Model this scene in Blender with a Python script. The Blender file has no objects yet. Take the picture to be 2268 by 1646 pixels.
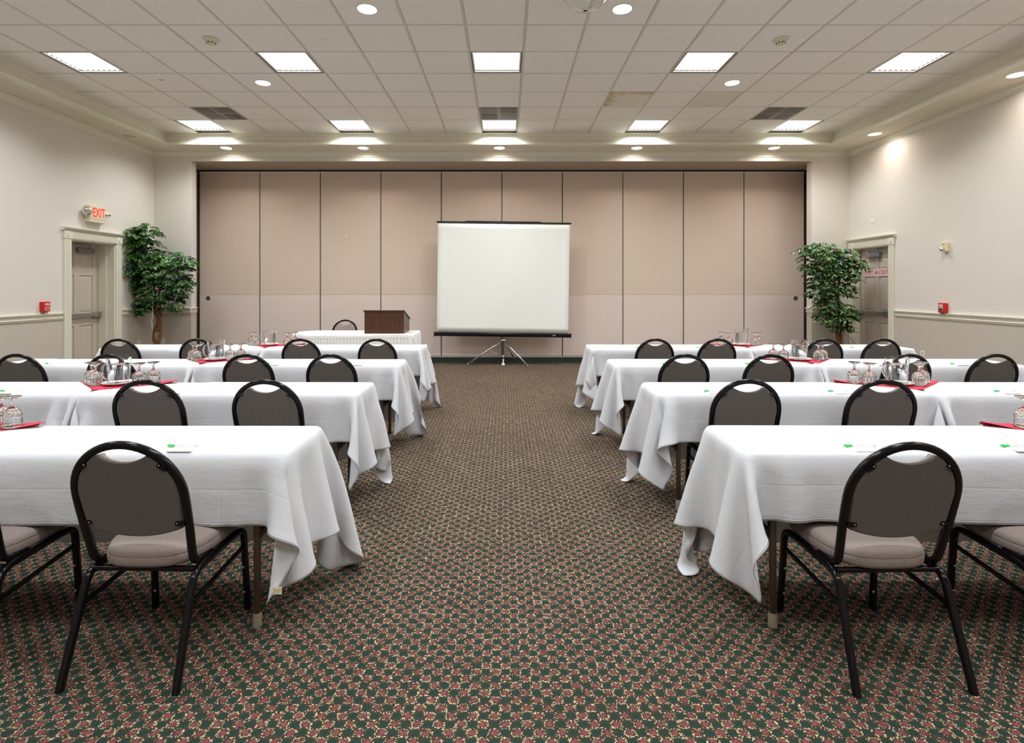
import bpy, bmesh, math, random
import numpy as np
from mathutils import Vector, Matrix
PI = math.pi
random.seed(7)

# ------------------------------------------------------------------ camera, world, exposure
CAM_Z = 1.445
F = 1178.0                       # focal length in pixels of the 2268 px wide frame
CX, CY = 1120.0, 638.0           # vanishing point of the room's depth lines
sc = bpy.context.scene
col = sc.collection
cam_d = bpy.data.cameras.new('camera')
cam_d.sensor_fit = 'HORIZONTAL'; cam_d.sensor_width = 36.0
cam_d.lens = F/2268*36
cam_d.shift_x = (1134-CX)/2268
cam_d.shift_y = -(823-CY)/2268
cam_d.clip_start = .05; cam_d.clip_end = 60
cam = bpy.data.objects.new('camera', cam_d); col.objects.link(cam)
cam.location = (0, 0, CAM_Z); cam.rotation_euler = (PI/2, 0, 0)
sc.camera = cam
world = bpy.data.worlds.new('world'); sc.world = world; world.use_nodes = True
world.node_tree.nodes['Background'].inputs[0].default_value = (.9, .88, .84, 1)
world.node_tree.nodes['Background'].inputs[1].default_value = .25
sc.view_settings.view_transform = 'Standard'; sc.view_settings.look = 'None'
sc.view_settings.exposure = 0.12; sc.view_settings.gamma = 1.0
sc.view_settings.use_curve_mapping = False
sc.cycles.max_bounces = 10; sc.cycles.diffuse_bounces = 6; sc.cycles.glossy_bounces = 4
sc.cycles.transmission_bounces = 10; sc.cycles.transparent_max_bounces = 12
sc.cycles.caustics_reflective = False; sc.cycles.caustics_refractive = True
TROFFER_W, TROFFER_SPREAD = 29.5, 134
DOWN_W, DOWN_SPREAD = 5.5, 160
COOL = (.91, .965, 1.0); WARM = (1.0, .87, .80)

def W(px, py, d):
    return Vector(((px-CX)*d/F, d, CAM_Z+(CY-py)*d/F))

# ------------------------------------------------------------------ materials
def lin(c): return tuple((v/12.92 if v <= .04045 else ((v+.055)/1.055)**2.4) for v in c)
def rgb(r, g, b): return lin((r/255, g/255, b/255))
class NT:
    def __init__(s, name):
        s.m = bpy.data.materials.new(name); s.m.use_nodes = True
        s.t = s.m.node_tree; s.n = s.t.nodes; s.p = s.n['Principled BSDF']; s.out = s.n['Material Output']
    def node(s, typ, **kw):
        x = s.n.new(typ)
        for k, v in kw.items(): setattr(x, k, v)
        return x
    def link(s, a, b): s.t.links.new(a, b)
    def math(s, op, a, b=None, c=None):
        x = s.n.new('ShaderNodeMath'); x.operation = op
        for i, v in enumerate((a, b, c)):
            if v is None: continue
            if isinstance(v, (int, float)): x.inputs[i].default_value = v
            else: s.link(v, x.inputs[i])
        return x.outputs[0]
    def mix(s, f, a, b):
        x = s.n.new('ShaderNodeMix'); x.data_type = 'RGBA'
        for i, v in ((0, f), (6, a), (7, b)):
            if isinstance(v, (int, float)): x.inputs[i].default_value = v
            elif isinstance(v, tuple): x.inputs[i].default_value = (*v, 1)
            else: s.link(v, x.inputs[i])
        return x.outputs[2]
    def noise(s, scale, detail=2, co=None, rough=.5):
        x = s.n.new('ShaderNodeTexNoise'); x.inputs['Scale'].default_value = scale
        x.inputs['Detail'].default_value = detail; x.inputs['Roughness'].default_value = rough
        if co is None:
            co = s.n.new('ShaderNodeTexCoord').outputs['Object']
        s.link(co, x.inputs['Vector']); return x.outputs['Fac']
    def bump(s, h, strength=.3, dist=.002):
        x = s.n.new('ShaderNodeBump'); x.inputs['Strength'].default_value = strength
        x.inputs['Distance'].default_value = dist
        s.link(h, x.inputs['Height']); s.link(x.outputs[0], s.p.inputs['Normal'])
def mat(name, c, rough=.6, metal=0, bump=None, var=None, coat=0, spec=None):
    t = NT(name); p = t.p
    p.inputs['Base Color'].default_value = (*c, 1); p.inputs['Roughness'].default_value = rough
    p.inputs['Metallic'].default_value = metal
    if coat: p.inputs['Coat Weight'].default_value = coat
    if spec is not None: p.inputs['Specular IOR Level'].default_value = spec
    if bump: t.bump(t.noise(bump[0], 3), bump[1], bump[2])
    if var:
        f = t.noise(var[0], 4, rough=.6)
        c2 = tuple(min(1, v*var[1]) for v in c)
        t.link(t.mix(f, c, c2), p.inputs['Base Color'])
    return t.m
def glass(name, tint=(1, 1, 1), ior=1.45, rough=0.0):
    t = NT(name); p = t.p
    p.inputs['Base Color'].default_value = (*tint, 1); p.inputs['Roughness'].default_value = rough
    p.inputs['IOR'].default_value = ior; p.inputs['Transmission Weight'].default_value = 1
    return t.m
def emit(name, c, s):
    t = NT(name); p = t.p
    p.inputs['Base Color'].default_value = (*c, 1)
    p.inputs['Emission Color'].default_value = (*c, 1); p.inputs['Emission Strength'].default_value = s
    return t.m

M = {}
M['wall_up'] = mat('wall_paint', rgb(223, 217, 207), .85, bump=(180, .12, .001), spec=.25)
M['wall_lo'] = mat('wainscot_paint', rgb(198, 189, 176), .85, bump=(180, .15, .001), spec=.25)
M['trim'] = mat('cream_gloss_paint', rgb(228, 224, 207), .45, spec=.4)
M['soffit'] = mat('soffit_paint', rgb(222, 214, 194), .85, spec=.2)
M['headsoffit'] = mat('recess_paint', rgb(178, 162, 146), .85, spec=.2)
M['tbar'] = mat('ceiling_grid_metal', rgb(214, 208, 194), .5)
M['gap'] = mat('dark_gap', rgb(60, 52, 44), .9)
M['doorpaint'] = mat('door_paint', rgb(196, 184, 170), .5)
M['black_gloss'] = mat('black_enamel_tube', (.004, .0035, .0045), .16, spec=.32)
M['black_matte'] = mat('black_plastic', (.012, .012, .013), .5)
M['tableleg'] = mat('bronze_enamel_tube', rgb(96, 80, 66), .42)
M['footcap'] = mat('beige_foot_cap', rgb(150, 138, 118), .5)
M['plywood'] = mat('table_underside_wood', rgb(120, 90, 62), .6, var=(9, .7))
M['chrome'] = mat('chrome', (.78, .77, .75), .22, metal=1)
M['alu'] = mat('brushed_aluminium', (.5, .5, .49), .38, metal=1)
M['grey_metal'] = mat('grey_painted_metal', rgb(120, 120, 124), .45)
M['china'] = mat('white_china', rgb(240, 236, 226), .2)
M['paper'] = mat('white_paper', rgb(243, 242, 240), .7)
M['penwhite'] = mat('white_pen_plastic', rgb(240, 242, 242), .3)
M['pengreen'] = mat('green_pen_plastic', rgb(70, 205, 95), .3)
M['inkgreen'] = mat('green_print', rgb(60, 175, 75), .5)
M['inkgrey'] = mat('grey_print', rgb(130, 140, 132), .5)
M['red_box'] = mat('red_alarm_plastic', rgb(205, 22, 24), .35)
M['white_print'] = mat('white_print', rgb(240, 225, 222), .5)
M['beige_plastic'] = mat('beige_plastic', rgb(222, 212, 186), .45)
M['ivory_plastic'] = mat('ivory_plastic', rgb(232, 220, 176), .4)
M['white_plastic'] = mat('white_plastic', rgb(236, 234, 228), .4)
M['red_print'] = mat('red_print', rgb(196, 26, 40), .5)
M['sign_white'] = mat('sign_white', rgb(232, 224, 220), .4)
M['vent'] = mat('grey_vent_metal', rgb(138, 130, 121), .55)
M['ventdark'] = mat('vent_shadow_metal', rgb(118, 112, 106), .6)
M['base_green'] = mat('dark_green_cove_base', rgb(36, 52, 48), .5)
M['panelgap'] = mat('panel_joint_vinyl', rgb(86, 94, 88), .5)
M['track'] = mat('dark_track', rgb(38, 36, 36), .5)
M['sweep'] = mat('pale_metal_sweep', rgb(186, 176, 164), .4)
M['bark'] = mat('tan_bark', rgb(140, 96, 62), .8, bump=(60, .8, .01), var=(30, .55))
M['twig'] = mat('thin_twig', rgb(96, 78, 56), .8)
M['basket'] = mat('brown_wicker', rgb(86, 60, 38), .8, bump=(90, .8, .01))
M['moss'] = mat('dried_moss', rgb(96, 84, 50), .95, bump=(70, 1, .01))
M['cord'] = mat('white_cord', rgb(235, 232, 222), .5)
M['louver'] = mat('louver_white', (.85, .85, .85), .35)
M['fixture'] = mat('dark_fixture_edge', rgb(110, 102, 94), .4)
M['diffuser'] = emit('lit_diffuser', (.97, .99, 1), 2.2)
M['lens'] = emit('lit_downlight_lens', (1, .97, .92), 9)
M['exitred'] = emit('lit_exit_letter', rgb(255, 46, 34), .9)
M['glass'] = glass('clear_goblet_glass')
M['plastic_clear'] = glass('clear_pitcher_plastic', (.985, .99, .99), 1.42)
M['water'] = glass('water', (.98, .99, .995), 1.33)
M['napkin'] = mat('red_cotton_napkin', rgb(200, 62, 80), .85, bump=(900, .3, .0006), spec=.2)
M['screen'] = mat('white_screen_fabric', rgb(247, 250, 245), .7, spec=.4)
M['skirt'] = mat('white_satin_skirt', rgb(244, 243, 240), .38, spec=.5)
M['trimline'] = mat('orange_thread', rgb(226, 184, 120), .7)
M['bulb'] = glass('strobe_lens', (.95, .95, .95), 1.3, .05)

def woven(name, c, c2, scale=900, rough=.9):
    t = NT(name); t.p.inputs['Roughness'].default_value = rough
    t.p.inputs['Specular IOR Level'].default_value = .2
    co = t.n.new('ShaderNodeTexCoord').outputs['Object']
    f = t.noise(scale, 2, co, .7)
    r = t.node('ShaderNodeValToRGB'); r.color_ramp.elements[0].position = .36; r.color_ramp.elements[1].position = .66
    t.link(f, r.inputs[0])
    g = t.noise(2.2, 3, co)
    t.link(t.mix(t.math('MULTIPLY_ADD', r.outputs[0], .85, t.math('MULTIPLY', g, .15)), c, c2), t.p.inputs['Base Color'])
    t.bump(f, .35, .0012)
    return t.m
M['seatfab'] = woven('taupe_seat_fabric', rgb(112, 99, 93), rgb(174, 159, 151), 520)
M['backfab'] = woven('charcoal_taupe_back_fabric', rgb(84, 78, 74), rgb(128, 121, 115), 620)
M['panel_up'] = woven('beige_woven_panel', rgb(201, 183, 166), rgb(231, 214, 198), 230)
M['panel_lo'] = woven('rose_beige_panel_carpet', rgb(218, 200, 191), rgb(233, 218, 209), 160)
M['tile'] = woven('mineral_fibre_tile', rgb(236, 232, 224), rgb(246, 243, 236), 150)

def wood():
    t = NT('walnut_veneer'); t.p.inputs['Roughness'].default_value = .35
    co = t.node('ShaderNodeTexCoord').outputs['Object']
    mp = t.node('ShaderNodeMapping'); mp.inputs['Scale'].default_value = (34, 34, 1.6); t.link(co, mp.inputs[0])
    f = t.noise(2.2, 6, mp.outputs[0], .65)
    r = t.node('ShaderNodeValToRGB'); r.color_ramp.elements[0].position = .32; r.color_ramp.elements[1].position = .68
    t.link(f, r.inputs[0])
    t.link(t.mix(r.outputs[0], rgb(54, 30, 18), rgb(98, 60, 36)), t.p.inputs['Base Color'])
    return t.m
M['walnut'] = wood()

def stained():
    t = NT('water_stained_tile'); t.p.inputs['Roughness'].default_value = .9
    co = t.node('ShaderNodeTexCoord').outputs['Object']
    sx = t.node('ShaderNodeSeparateXYZ'); t.link(co, sx.inputs[0])
    n = t.noise(9, 5, co, .7)
    # a fan of brown creeping in from one corner with a sharp rim
    d = t.math('MINIMUM', t.math('ADD', sx.outputs[0], .30), t.math('ADD', .30, sx.outputs[1]))
    e = t.math('SUBTRACT', t.math('MULTIPLY', d, .8), t.math('MULTIPLY', t.math('SUBTRACT', n, .5), .5))
    r = t.node('ShaderNodeValToRGB'); r.color_ramp.elements[0].position = .0; r.color_ramp.elements[0].color = (1, 1, 1, 1)
    r.color_ramp.elements[1].position = .12; r.color_ramp.elements[1].color = (0, 0, 0, 1)
    t.link(e, r.inputs[0])
    t.link(t.mix(r.outputs[0], rgb(230, 223, 206), rgb(198, 174, 130)), t.p.inputs['Base Color'])
    return t.m
M['tile_stain'] = stained()
M['spot'] = mat('grey_ceiling_spot', rgb(196, 190, 176), .9)
M['tile_ring'] = mat('faintly_stained_tile', rgb(232, 226, 212), .9, var=(5, .88))

def carpet():
    t = NT('patterned_carpet'); t.p.inputs['Roughness'].default_value = .95
    t.p.inputs['Specular IOR Level'].default_value = .1
    co = t.node('ShaderNodeTexCoord').outputs['Object']
    S = 290.0
    mp = t.node('ShaderNodeMapping'); mp.inputs['Scale'].default_value = (S, S, S); t.link(co, mp.inputs[0])
    vo = t.node('ShaderNodeTexVoronoi', voronoi_dimensions='2D'); vo.inputs['Scale'].default_value = 1
    t.link(mp.outputs[0], vo.inputs['Vector'])
    sp = t.node('ShaderNodeSeparateXYZ'); t.link(vo.outputs['Position'], sp.inputs[0])
    rc = t.node('ShaderNodeSeparateColor'); t.link(vo.outputs['Color'], rc.inputs[0])
    r1, r2, r3 = rc.outputs[0], rc.outputs[1], rc.outputs[2]
    px, py = .0735*S, .0342*S
    v = t.math('DIVIDE', sp.outputs[1], py)
    row = t.math('FLOOR', v)
    u = t.math('ADD', t.math('DIVIDE', sp.outputs[0], px), t.math('MULTIPLY', row, .5))
    fv = t.math('SUBTRACT', t.math('FRACT', v), .5)
    fr = t.math('SUBTRACT', t.math('FRACT', u), .5)
    fg = t.math('SUBTRACT', t.math('FRACT', t.math('ADD', u, .5)), .5)
    def dist(a, ex, ey):
        A = t.math('MULTIPLY', a, .0735/ex); B = t.math('MULTIPLY', fv, .0342/ey)
        return t.math('SQRT', t.math('ADD', t.math('MULTIPLY', A, A), t.math('MULTIPLY', B, B)))
    dr = t.math('ADD', dist(fr, .0125, .0115), t.math('MULTIPLY_ADD', r1, .5, -.25))
    dg = t.math('ADD', dist(fg, .0140, .0130), t.math('MULTIPLY_ADD', r1, .36, -.18))
    base = t.mix(t.math('GREATER_THAN', r2, .5), rgb(50, 52, 42), rgb(74, 60, 50))
    c = t.mix(t.math('LESS_THAN', dg, 1.0), base, rgb(38, 55, 48))
    redc = t.mix(t.math('GREATER_THAN', r3, .22), rgb(92, 54, 54), t.mix(r3, rgb(104, 54, 56), rgb(136, 76, 75)))
    c = t.mix(t.math('LESS_THAN', dr, .92), c, redc)
    dr0 = dist(fr, .0125, .0115)
    ring = t.math('LESS_THAN', t.math('ABSOLUTE', t.math('SUBTRACT', dr0, 1.36)), .30)
    sel = t.math('MULTIPLY', ring, t.math('GREATER_THAN', r3, .72))
    ring2 = t.math('MULTIPLY', t.math('GREATER_THAN', dr0, 1.25), t.math('GREATER_THAN', dist(fg, .0155, .0145), 1.15))
    sel2 = t.math('MULTIPLY', ring2, t.math('GREATER_THAN', r2, .88))
    sel = t.math('MAXIMUM', sel, sel2)
    c = t.mix(sel, c, t.mix(r1, rgb(154, 138, 106), rgb(206, 188, 150)))
    shade = t.math('MULTIPLY_ADD', t.noise(1.1, 3, co), .3, .85)
    hs = t.node('ShaderNodeHueSaturation'); t.link(c, hs.inputs['Color']); t.link(shade, hs.inputs['Value'])
    t.link(hs.outputs[0], t.p.inputs['Base Color'])
    t.bump(t.math('MULTIPLY', vo.outputs['Distance'], -1.0), .5, .004)
    return t.m
M['carpet'] = carpet()

CLOTH_LU, CLOTH_LV = 2.725, 1.325
def clothmat():
    t = NT('white_table_linen'); t.p.inputs['Roughness'].default_value = .8
    t.p.inputs['Specular IOR Level'].default_value = .2
    t.p.inputs['Base Color'].default_value = (*rgb(208, 208, 211), 1)
    uv = t.node('ShaderNodeUVMap', uv_map='uv').outputs[0]
    s = t.node('ShaderNodeSeparateXYZ'); t.link(uv, s.inputs[0])
    x, y = s.outputs[0], s.outputs[1]
    def edge(a, L): return t.math('MINIMUM', a, t.math('SUBTRACT', L, a))
    e = t.math('MINIMUM', edge(x, CLOTH_LU), edge(y, CLOTH_LV))
    hem = t.math('SMOOTH_MIN', t.math('MULTIPLY', t.math('ABSOLUTE', t.math('SUBTRACT', e, .014)), 300), 1, .3)
    # pressed fold lines
    def fold(a, p, o):
        f = t.math('ABSOLUTE', t.math('SUBTRACT', t.math('FRACT', t.math('DIVIDE', t.math('ADD', a, o), p)), .5))
        return t.math('MINIMUM', t.math('MULTIPLY', f, p*160), 1)
    fl = t.math('ADD', fold(x, .62, .18), fold(y, .34, .02))
    mp = t.node('ShaderNodeMapping'); mp.inputs['Scale'].default_value = (3.0, 7, 1); t.link(uv, mp.inputs[0])
    cr = t.noise(1.3, 4, mp.outputs[0], .6)
    wv = t.noise(700, 1, uv)
    h = t.math('ADD', t.math('MULTIPLY', hem, .55), t.math('MULTIPLY', fl, .35))
    h = t.math('ADD', h, t.math('MULTIPLY', cr, 3.5)); h = t.math('ADD', h, t.math('MULTIPLY', wv, .12))
    t.bump(h, .55, .0022)
    return t.m
M['cloth'] = clothmat()

def leafmat():
    t = NT('silk_ficus_leaf'); t.p.inputs['Roughness'].default_value = .38
    at = t.node('ShaderNodeAttribute', attribute_name='tone')
    r = t.node('ShaderNodeValToRGB')
    r.color_ramp.elements[0].color = (*rgb(26, 42, 28), 1); r.color_ramp.elements[1].color = (*rgb(150, 168, 112), 1)
    a = r.color_ramp.elements.new(.45); a.color = (*rgb(38, 74, 36), 1)
    b = r.color_ramp.elements.new(.8); b.color = (*rgb(70, 128, 48), 1)
    t.link(at.outputs['Fac'], r.inputs[0]); t.link(r.outputs[0], t.p.inputs['Base Color'])
    return t.m
M['leaf'] = leafmat()

# ------------------------------------------------------------------ mesh helpers
class MB:
    def __init__(s): s.v = []; s.f = []; s.mi = []; s.cur = 0; s.sm = []; s.smooth = False
    def add(s, vs, fs):
        o = len(s.v); s.v += [tuple(p) for p in vs]
        s.f += [tuple(i+o for i in f) for f in fs]; s.mi += [s.cur]*len(fs); s.sm += [s.smooth]*len(fs); return s
    def box(s, x0, x1, y0, y1, z0, z1, R=None, bev=0):
        if bev:
            b = min(bev, (x1-x0)/2.01, (y1-y0)/2.01, (z1-z0)/2.01)
            bm = bmesh.new(); bmesh.ops.create_cube(bm, size=1)
            bmesh.ops.scale(bm, vec=(x1-x0, y1-y0, z1-z0), verts=bm.verts)
            bmesh.ops.bevel(bm, geom=bm.edges[:], offset=b, segments=2, affect='EDGES', profile=.5)
            bmesh.ops.translate(bm, vec=((x0+x1)/2, (y0+y1)/2, (z0+z1)/2), verts=bm.verts)
            vs = [v.co.copy() for v in bm.verts]; bm.verts.index_update()
            fs = [[v.index for v in f.verts] for f in bm.faces]; bm.free()
        else:
            vs = [Vector(p) for p in ((x0,y0,z0),(x1,y0,z0),(x1,y1,z0),(x0,y1,z0),(x0,y0,z1),(x1,y0,z1),(x1,y1,z1),(x0,y1,z1))]
            fs = [(0,3,2,1),(4,5,6,7),(0,1,5,4),(1,2,6,5),(2,3,7,6),(3,0,4,7)]
        if R is not None: vs = [R @ p for p in vs]
        return s.add(vs, fs)
    def rings(s, rs, cap0=True, cap1=True, close=True):
        n = len(rs[0]); vs = [p for r in rs for p in r]; fs = []
        for i in range(len(rs)-1):
            for j in range(n if close else n-1):
                k = (j+1) % n
                fs.append((i*n+j, i*n+k, (i+1)*n+k, (i+1)*n+j))
        if cap0: fs.append(tuple(range(n-1, -1, -1)))
        if cap1: fs.append(tuple((len(rs)-1)*n+j for j in range(n)))
        return s.add(vs, fs)
    def lathe(s, prof, n=24, c=(0, 0, 0), axis='Z', cap0=True, cap1=True, mod=None):
        rs = []
        for i, (r, z) in enumerate(prof):
            ring = []
            for j in range(n):
                a = 2*PI*j/n; rr = r*(mod(a, i) if mod else 1)
                x, y = rr*math.cos(a), rr*math.sin(a)
                p = (x, y, z) if axis == 'Z' else ((x, -z, y) if axis == '-Y' else ((z, x, y) if axis == 'X' else (-z, -x, y)))
                ring.append(Vector(p)+Vector(c))
            rs.append(ring)
        return s.rings(rs, cap0, cap1)
    def sweep(s, pts, prof, up=None, caps=True, scale=None):
        """prof: list of (a, b); a along the side vector, b along up"""
        pts = [Vector(p) for p in pts]; rs = []; n = len(pts); side = None
        for i, p in enumerate(pts):
            t = (pts[min(i+1, n-1)]-pts[max(i-1, 0)]).normalized()
            if up is not None: sd = Vector(up).normalized()
            else:
                if side is None:
                    ref = Vector((0, 0, 1)) if abs(t.z) < .9 else Vector((0, 1, 0))
                    side = t.cross(ref).normalized()
                side = (side - t*side.dot(t)).normalized(); sd = side
            sd = (sd - t*sd.dot(t)).normalized(); b = t.cross(sd).normalized()
            k = 1 if scale is None else scale[i]
            rs.append([p+sd*(x*k)+b*(y*k) for x, y in prof])
        return s.rings(rs, caps, caps)
    def tube(s, pts, r, n=8, up=None, scale=None):
        prof = [(r*math.cos(2*PI*j/n), r*math.sin(2*PI*j/n)) for j in range(n)]
        sm, s.smooth = s.smooth, True
        s.sweep(pts, prof, up, True, scale); s.smooth = sm; return s
    def prism(s, poly, z0, z1, R=None):
        n = len(poly); vs = [Vector((x, y, z0)) for x, y in poly]+[Vector((x, y, z1)) for x, y in poly]
        if R is not None: vs = [R @ p for p in vs]
        fs = [tuple(range(n-1, -1, -1)), tuple(range(n, 2*n))]+[(j, (j+1) % n, n+(j+1) % n, n+j) for j in range(n)]
        return s.add(vs, fs)
    def mesh(s, name, mats, smooth=False, angle=None):
        me = bpy.data.meshes.new(name); me.from_pydata(s.v, [], s.f)
        for m in (mats if isinstance(mats, (list, tuple)) else [mats]): me.materials.append(m)
        me.polygons.foreach_set('material_index', s.mi)
        me.polygons.foreach_set('use_smooth', [smooth or b for b in s.sm])
        bm = bmesh.new(); bm.from_mesh(me); bmesh.ops.recalc_face_normals(bm, faces=bm.faces); bm.to_mesh(me); bm.free()
        if smooth and angle: 
            try: me.set_sharp_from_angle(angle=math.radians(angle))
            except Exception: pass
        me.update(); return me
def link(name, me, parent=None, loc=None):
    o = bpy.data.objects.new(name, me); col.objects.link(o)
    if parent is not None: o.parent = parent
    if loc is not None: o.location = loc
    return o
def part(name, mb, m, parent, smooth=False, angle=None, label=None, loc=None, kind=None):
    o = link(name, mb.mesh(name, m, smooth, angle), parent, loc)
    if label: o['label'] = label
    if kind: o['kind'] = kind
    return o
def tag(o, label=None, cat=None, group=None, kind=None):
    if label: o['label'] = label
    if cat: o['category'] = cat
    if group: o['group'] = group
    if kind: o['kind'] = kind
    return o
def empty(name, loc, rz=0, label=None, cat=None, group=None, kind=None):
    o = bpy.data.objects.new(name, None); col.objects.link(o)
    o.location = loc; o.rotation_euler = (0, 0, rz); o.empty_display_size = .1
    return tag(o, label, cat, group, kind)
def kids(o, table):
    return table.get(o, [])
def copy_tree(o, parent=None):
    c = o.copy(); col.objects.link(c); c.parent = parent
    for ch in list(o.children): copy_tree(ch, c)
    return c
def rr(w, h, r, n=3):
    """rounded rectangle profile"""
    out = []
    for cx, cy, a0 in ((w/2-r, h/2-r, 0), (-w/2+r, h/2-r, 90), (-w/2+r, -h/2+r, 180), (w/2-r, -h/2+r, 270)):
        for k in range(n):
            a = math.radians(a0+90*k/(n-1)); out.append((cx+r*math.cos(a), cy+r*math.sin(a)))
    return out
def fillet(pts, r, n=6):
    pts = [Vector(p) for p in pts]; out = [pts[0]]
    for i in range(1, len(pts)-1):
        a, b, c = pts[i-1], pts[i], pts[i+1]
        rr_ = r[i-1] if isinstance(r, (list, tuple)) else r
        d1, d2 = (a-b), (c-b); l = min(rr_, d1.length*.48, d2.length*.48)
        p, q = b+d1.normalized()*l, b+d2.normalized()*l
        for k in range(n+1):
            t = k/n; out.append(p*(1-t)**2+b*2*t*(1-t)+q*t*t)
    out.append(pts[-1]); return out
def text_mb(body, size, R, depth=.001, bold=0, sx=1.0, align='CENTER'):
    cu = bpy.data.curves.new('txt', 'FONT'); cu.body = body; cu.size = size; cu.extrude = depth
    cu.align_x = align; cu.align_y = 'CENTER'; cu.offset = bold; cu.resolution_u = 3
    o = bpy.data.objects.new('txt', cu); col.objects.link(o)
    me = bpy.data.meshes.new_from_object(o.evaluated_get(bpy.context.evaluated_depsgraph_get()))
    mb = MB(); S = Matrix.Diagonal((sx, 1, 1, 1))
    mb.add([R @ (S @ v.co) for v in me.vertices], [tuple(p.vertices) for p in me.polygons])
    bpy.data.objects.remove(o); bpy.data.curves.remove(cu); bpy.data.meshes.remove(me)
    return mb
def facing_px(loc):   # text frame: reads from +X side (left wall), text runs towards +Y
    return Matrix.Translation(loc) @ Matrix(((0, 0, 1, 0), (1, 0, 0, 0), (0, 1, 0, 0), (0, 0, 0, 1)))
def facing_mx(loc):   # reads from -X side (right wall), text runs towards -Y
    return Matrix.Translation(loc) @ Matrix(((0, 0, -1, 0), (-1, 0, 0, 0), (0, 1, 0, 0), (0, 0, 0, 1)))
def facing_my(loc):
    return Matrix.Translation(loc) @ Matrix(((1, 0, 0, 0), (0, 0, -1, 0), (0, 1, 0, 0), (0, 0, 0, 1)))
# ------------------------------------------------------------------ the room
XL, XR = -6.33, 6.18           # side walls
YB, YF = 9.57, -3.2            # back wall face, wall behind the camera
YP = 10.30                     # partition plane
ZS, ZC = 3.89, 4.115           # soffit, tile ceiling
OX0, OX1, OZ = -5.66, 5.505, 3.728   # opening in the back wall
RAIL0, RAIL1 = .99, 1.09

mb = MB(); mb.box(XL-.4, XR+.4, YF-.1, YP+.3, -.06, 0)
floor = link('floor', mb.mesh('floor', M['carpet'])); floor['kind'] = 'structure'

def wall(name, boxes):
    """boxes (x0,x1,y0,y1,z0,z1); split at the chair rail into two paints"""
    mb = MB()
    for x0, x1, y0, y1, z0, z1 in boxes:
        zr = (RAIL0+RAIL1)/2
        if z0 < zr < z1:
            mb.cur = 1; mb.box(x0, x1, y0, y1, z0, zr); mb.cur = 0; mb.box(x0, x1, y0, y1, zr, z1)
        else:
            mb.cur = 0 if z0 >= zr else 1; mb.box(x0, x1, y0, y1, z0, z1)
    o = link(name, mb.mesh(name, [M['wall_up'], M['wall_lo']])); o['kind'] = 'structure'; return o
LD0, LD1, LDH = 7.73, 8.62, 2.16     # left door opening (y, y, top)
RD0, RD1, RDH = 8.565, 9.42, 2.14
T = .34
wl = wall('wall_left', [(XL-T, XL, YF, LD0, 0, 4.2), (XL-T, XL, LD0, LD1, LDH, 4.2), (XL-T, XL, LD1, YB+.16, 0, 4.2)])
wr = wall('wall_right', [(XR, XR+T, YF, RD0, 0, 4.2), (XR, XR+T, RD0, RD1, RDH, 4.2), (XR, XR+T, RD1, YB+.16, 0, 4.2)])
wb = wall('wall_back', [(XL, OX0, YB, YB+.16, 0, 3.9), (OX1, XR, YB, YB+.16, 0, 3.9)])
wf = wall('wall_front', [(XL-T, XR+T, YF-.15, YF, 0, 4.2)])
mb = MB(); mb.cur = 0
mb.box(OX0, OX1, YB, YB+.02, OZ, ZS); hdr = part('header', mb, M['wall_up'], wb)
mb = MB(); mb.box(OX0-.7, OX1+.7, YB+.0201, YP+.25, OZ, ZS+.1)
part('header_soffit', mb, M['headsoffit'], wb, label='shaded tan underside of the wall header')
# pockets beside the opening, and what closes the room behind the partition
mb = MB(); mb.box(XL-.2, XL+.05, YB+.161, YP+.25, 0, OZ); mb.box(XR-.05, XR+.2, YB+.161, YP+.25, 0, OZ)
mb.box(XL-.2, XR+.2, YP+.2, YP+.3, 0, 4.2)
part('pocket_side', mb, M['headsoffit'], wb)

# --- ceiling: backing slab, soffit ring, tiles, grid
CX0, CX1, CY1 = -5.86, 5.65, 9.16
mb = MB(); mb.box(XL-T, XR+T, YF-.1, YP+.3, 4.2, 4.28)
ceil = link('ceiling', mb.mesh('ceiling', M['gap'])); ceil['kind'] = 'structure'
LIP = .10
mb = MB()
mb.box(XL, CX0+LIP, YF, YB, ZS, ZS+.03); mb.box(CX1-LIP, XR, YF, YB, ZS, ZS+.03)
mb.box(CX0+LIP, CX1-LIP, CY1-LIP, YB, ZS, ZS+.03)
mb.box(CX0-.02, CX0, YF, CY1, ZS+.03, 4.2); mb.box(CX1, CX1+.02, YF, CY1, ZS+.03, 4.2); mb.box(CX0, CX1, CY1, CY1+.02, ZS+.03, 4.2)
part('soffit', mb, M['soffit'], ceil)
def ring_sweep(prof, x0, x1, y0, y1, close_front=False):
    """profile (t inward, z) swept along left, back and right sides of a rectangle"""
    mb = MB(); rs = []
    for (sx, sy) in ((0, 0), (0, 1), (1, 1), (1, 0)):
        ring = []
        for t, z in prof:
            x = x0+t if sx == 0 else x1-t
            y = (y1-t) if sy == 1 else y0
            ring.append((x, y, z))
        rs.append(ring)
    mb.rings(rs, False, False, close=True); return mb
coff = [(0, 4.118), (.012, 4.112), (.012, 4.062), (.022, 4.055), (.022, 4.045), (.03, 4.03), (.036, 4.005), (.036, 3.995), (.048, 3.985), (.062, 3.965), (.066, 3.955), (.078, 3.948), (.084, 3.935), (.105, 3.925), (.11, 3.915), (.11, 3.888), (.0, 3.888)]
o = link('trim_1', ring_sweep(coff, CX0, CX1, YF, CY1).mesh('trim_1', M['trim'])); o['kind'] = 'structure'
crown = [(-.002, 3.80), (.014, 3.80), (.016, 3.815), (.022, 3.82), (.028, 3.838), (.044, 3.858), (.05, 3.862), (.052, 3.874), (.068, 3.878), (.07, 3.889), (-.002, 3.889)]
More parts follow.
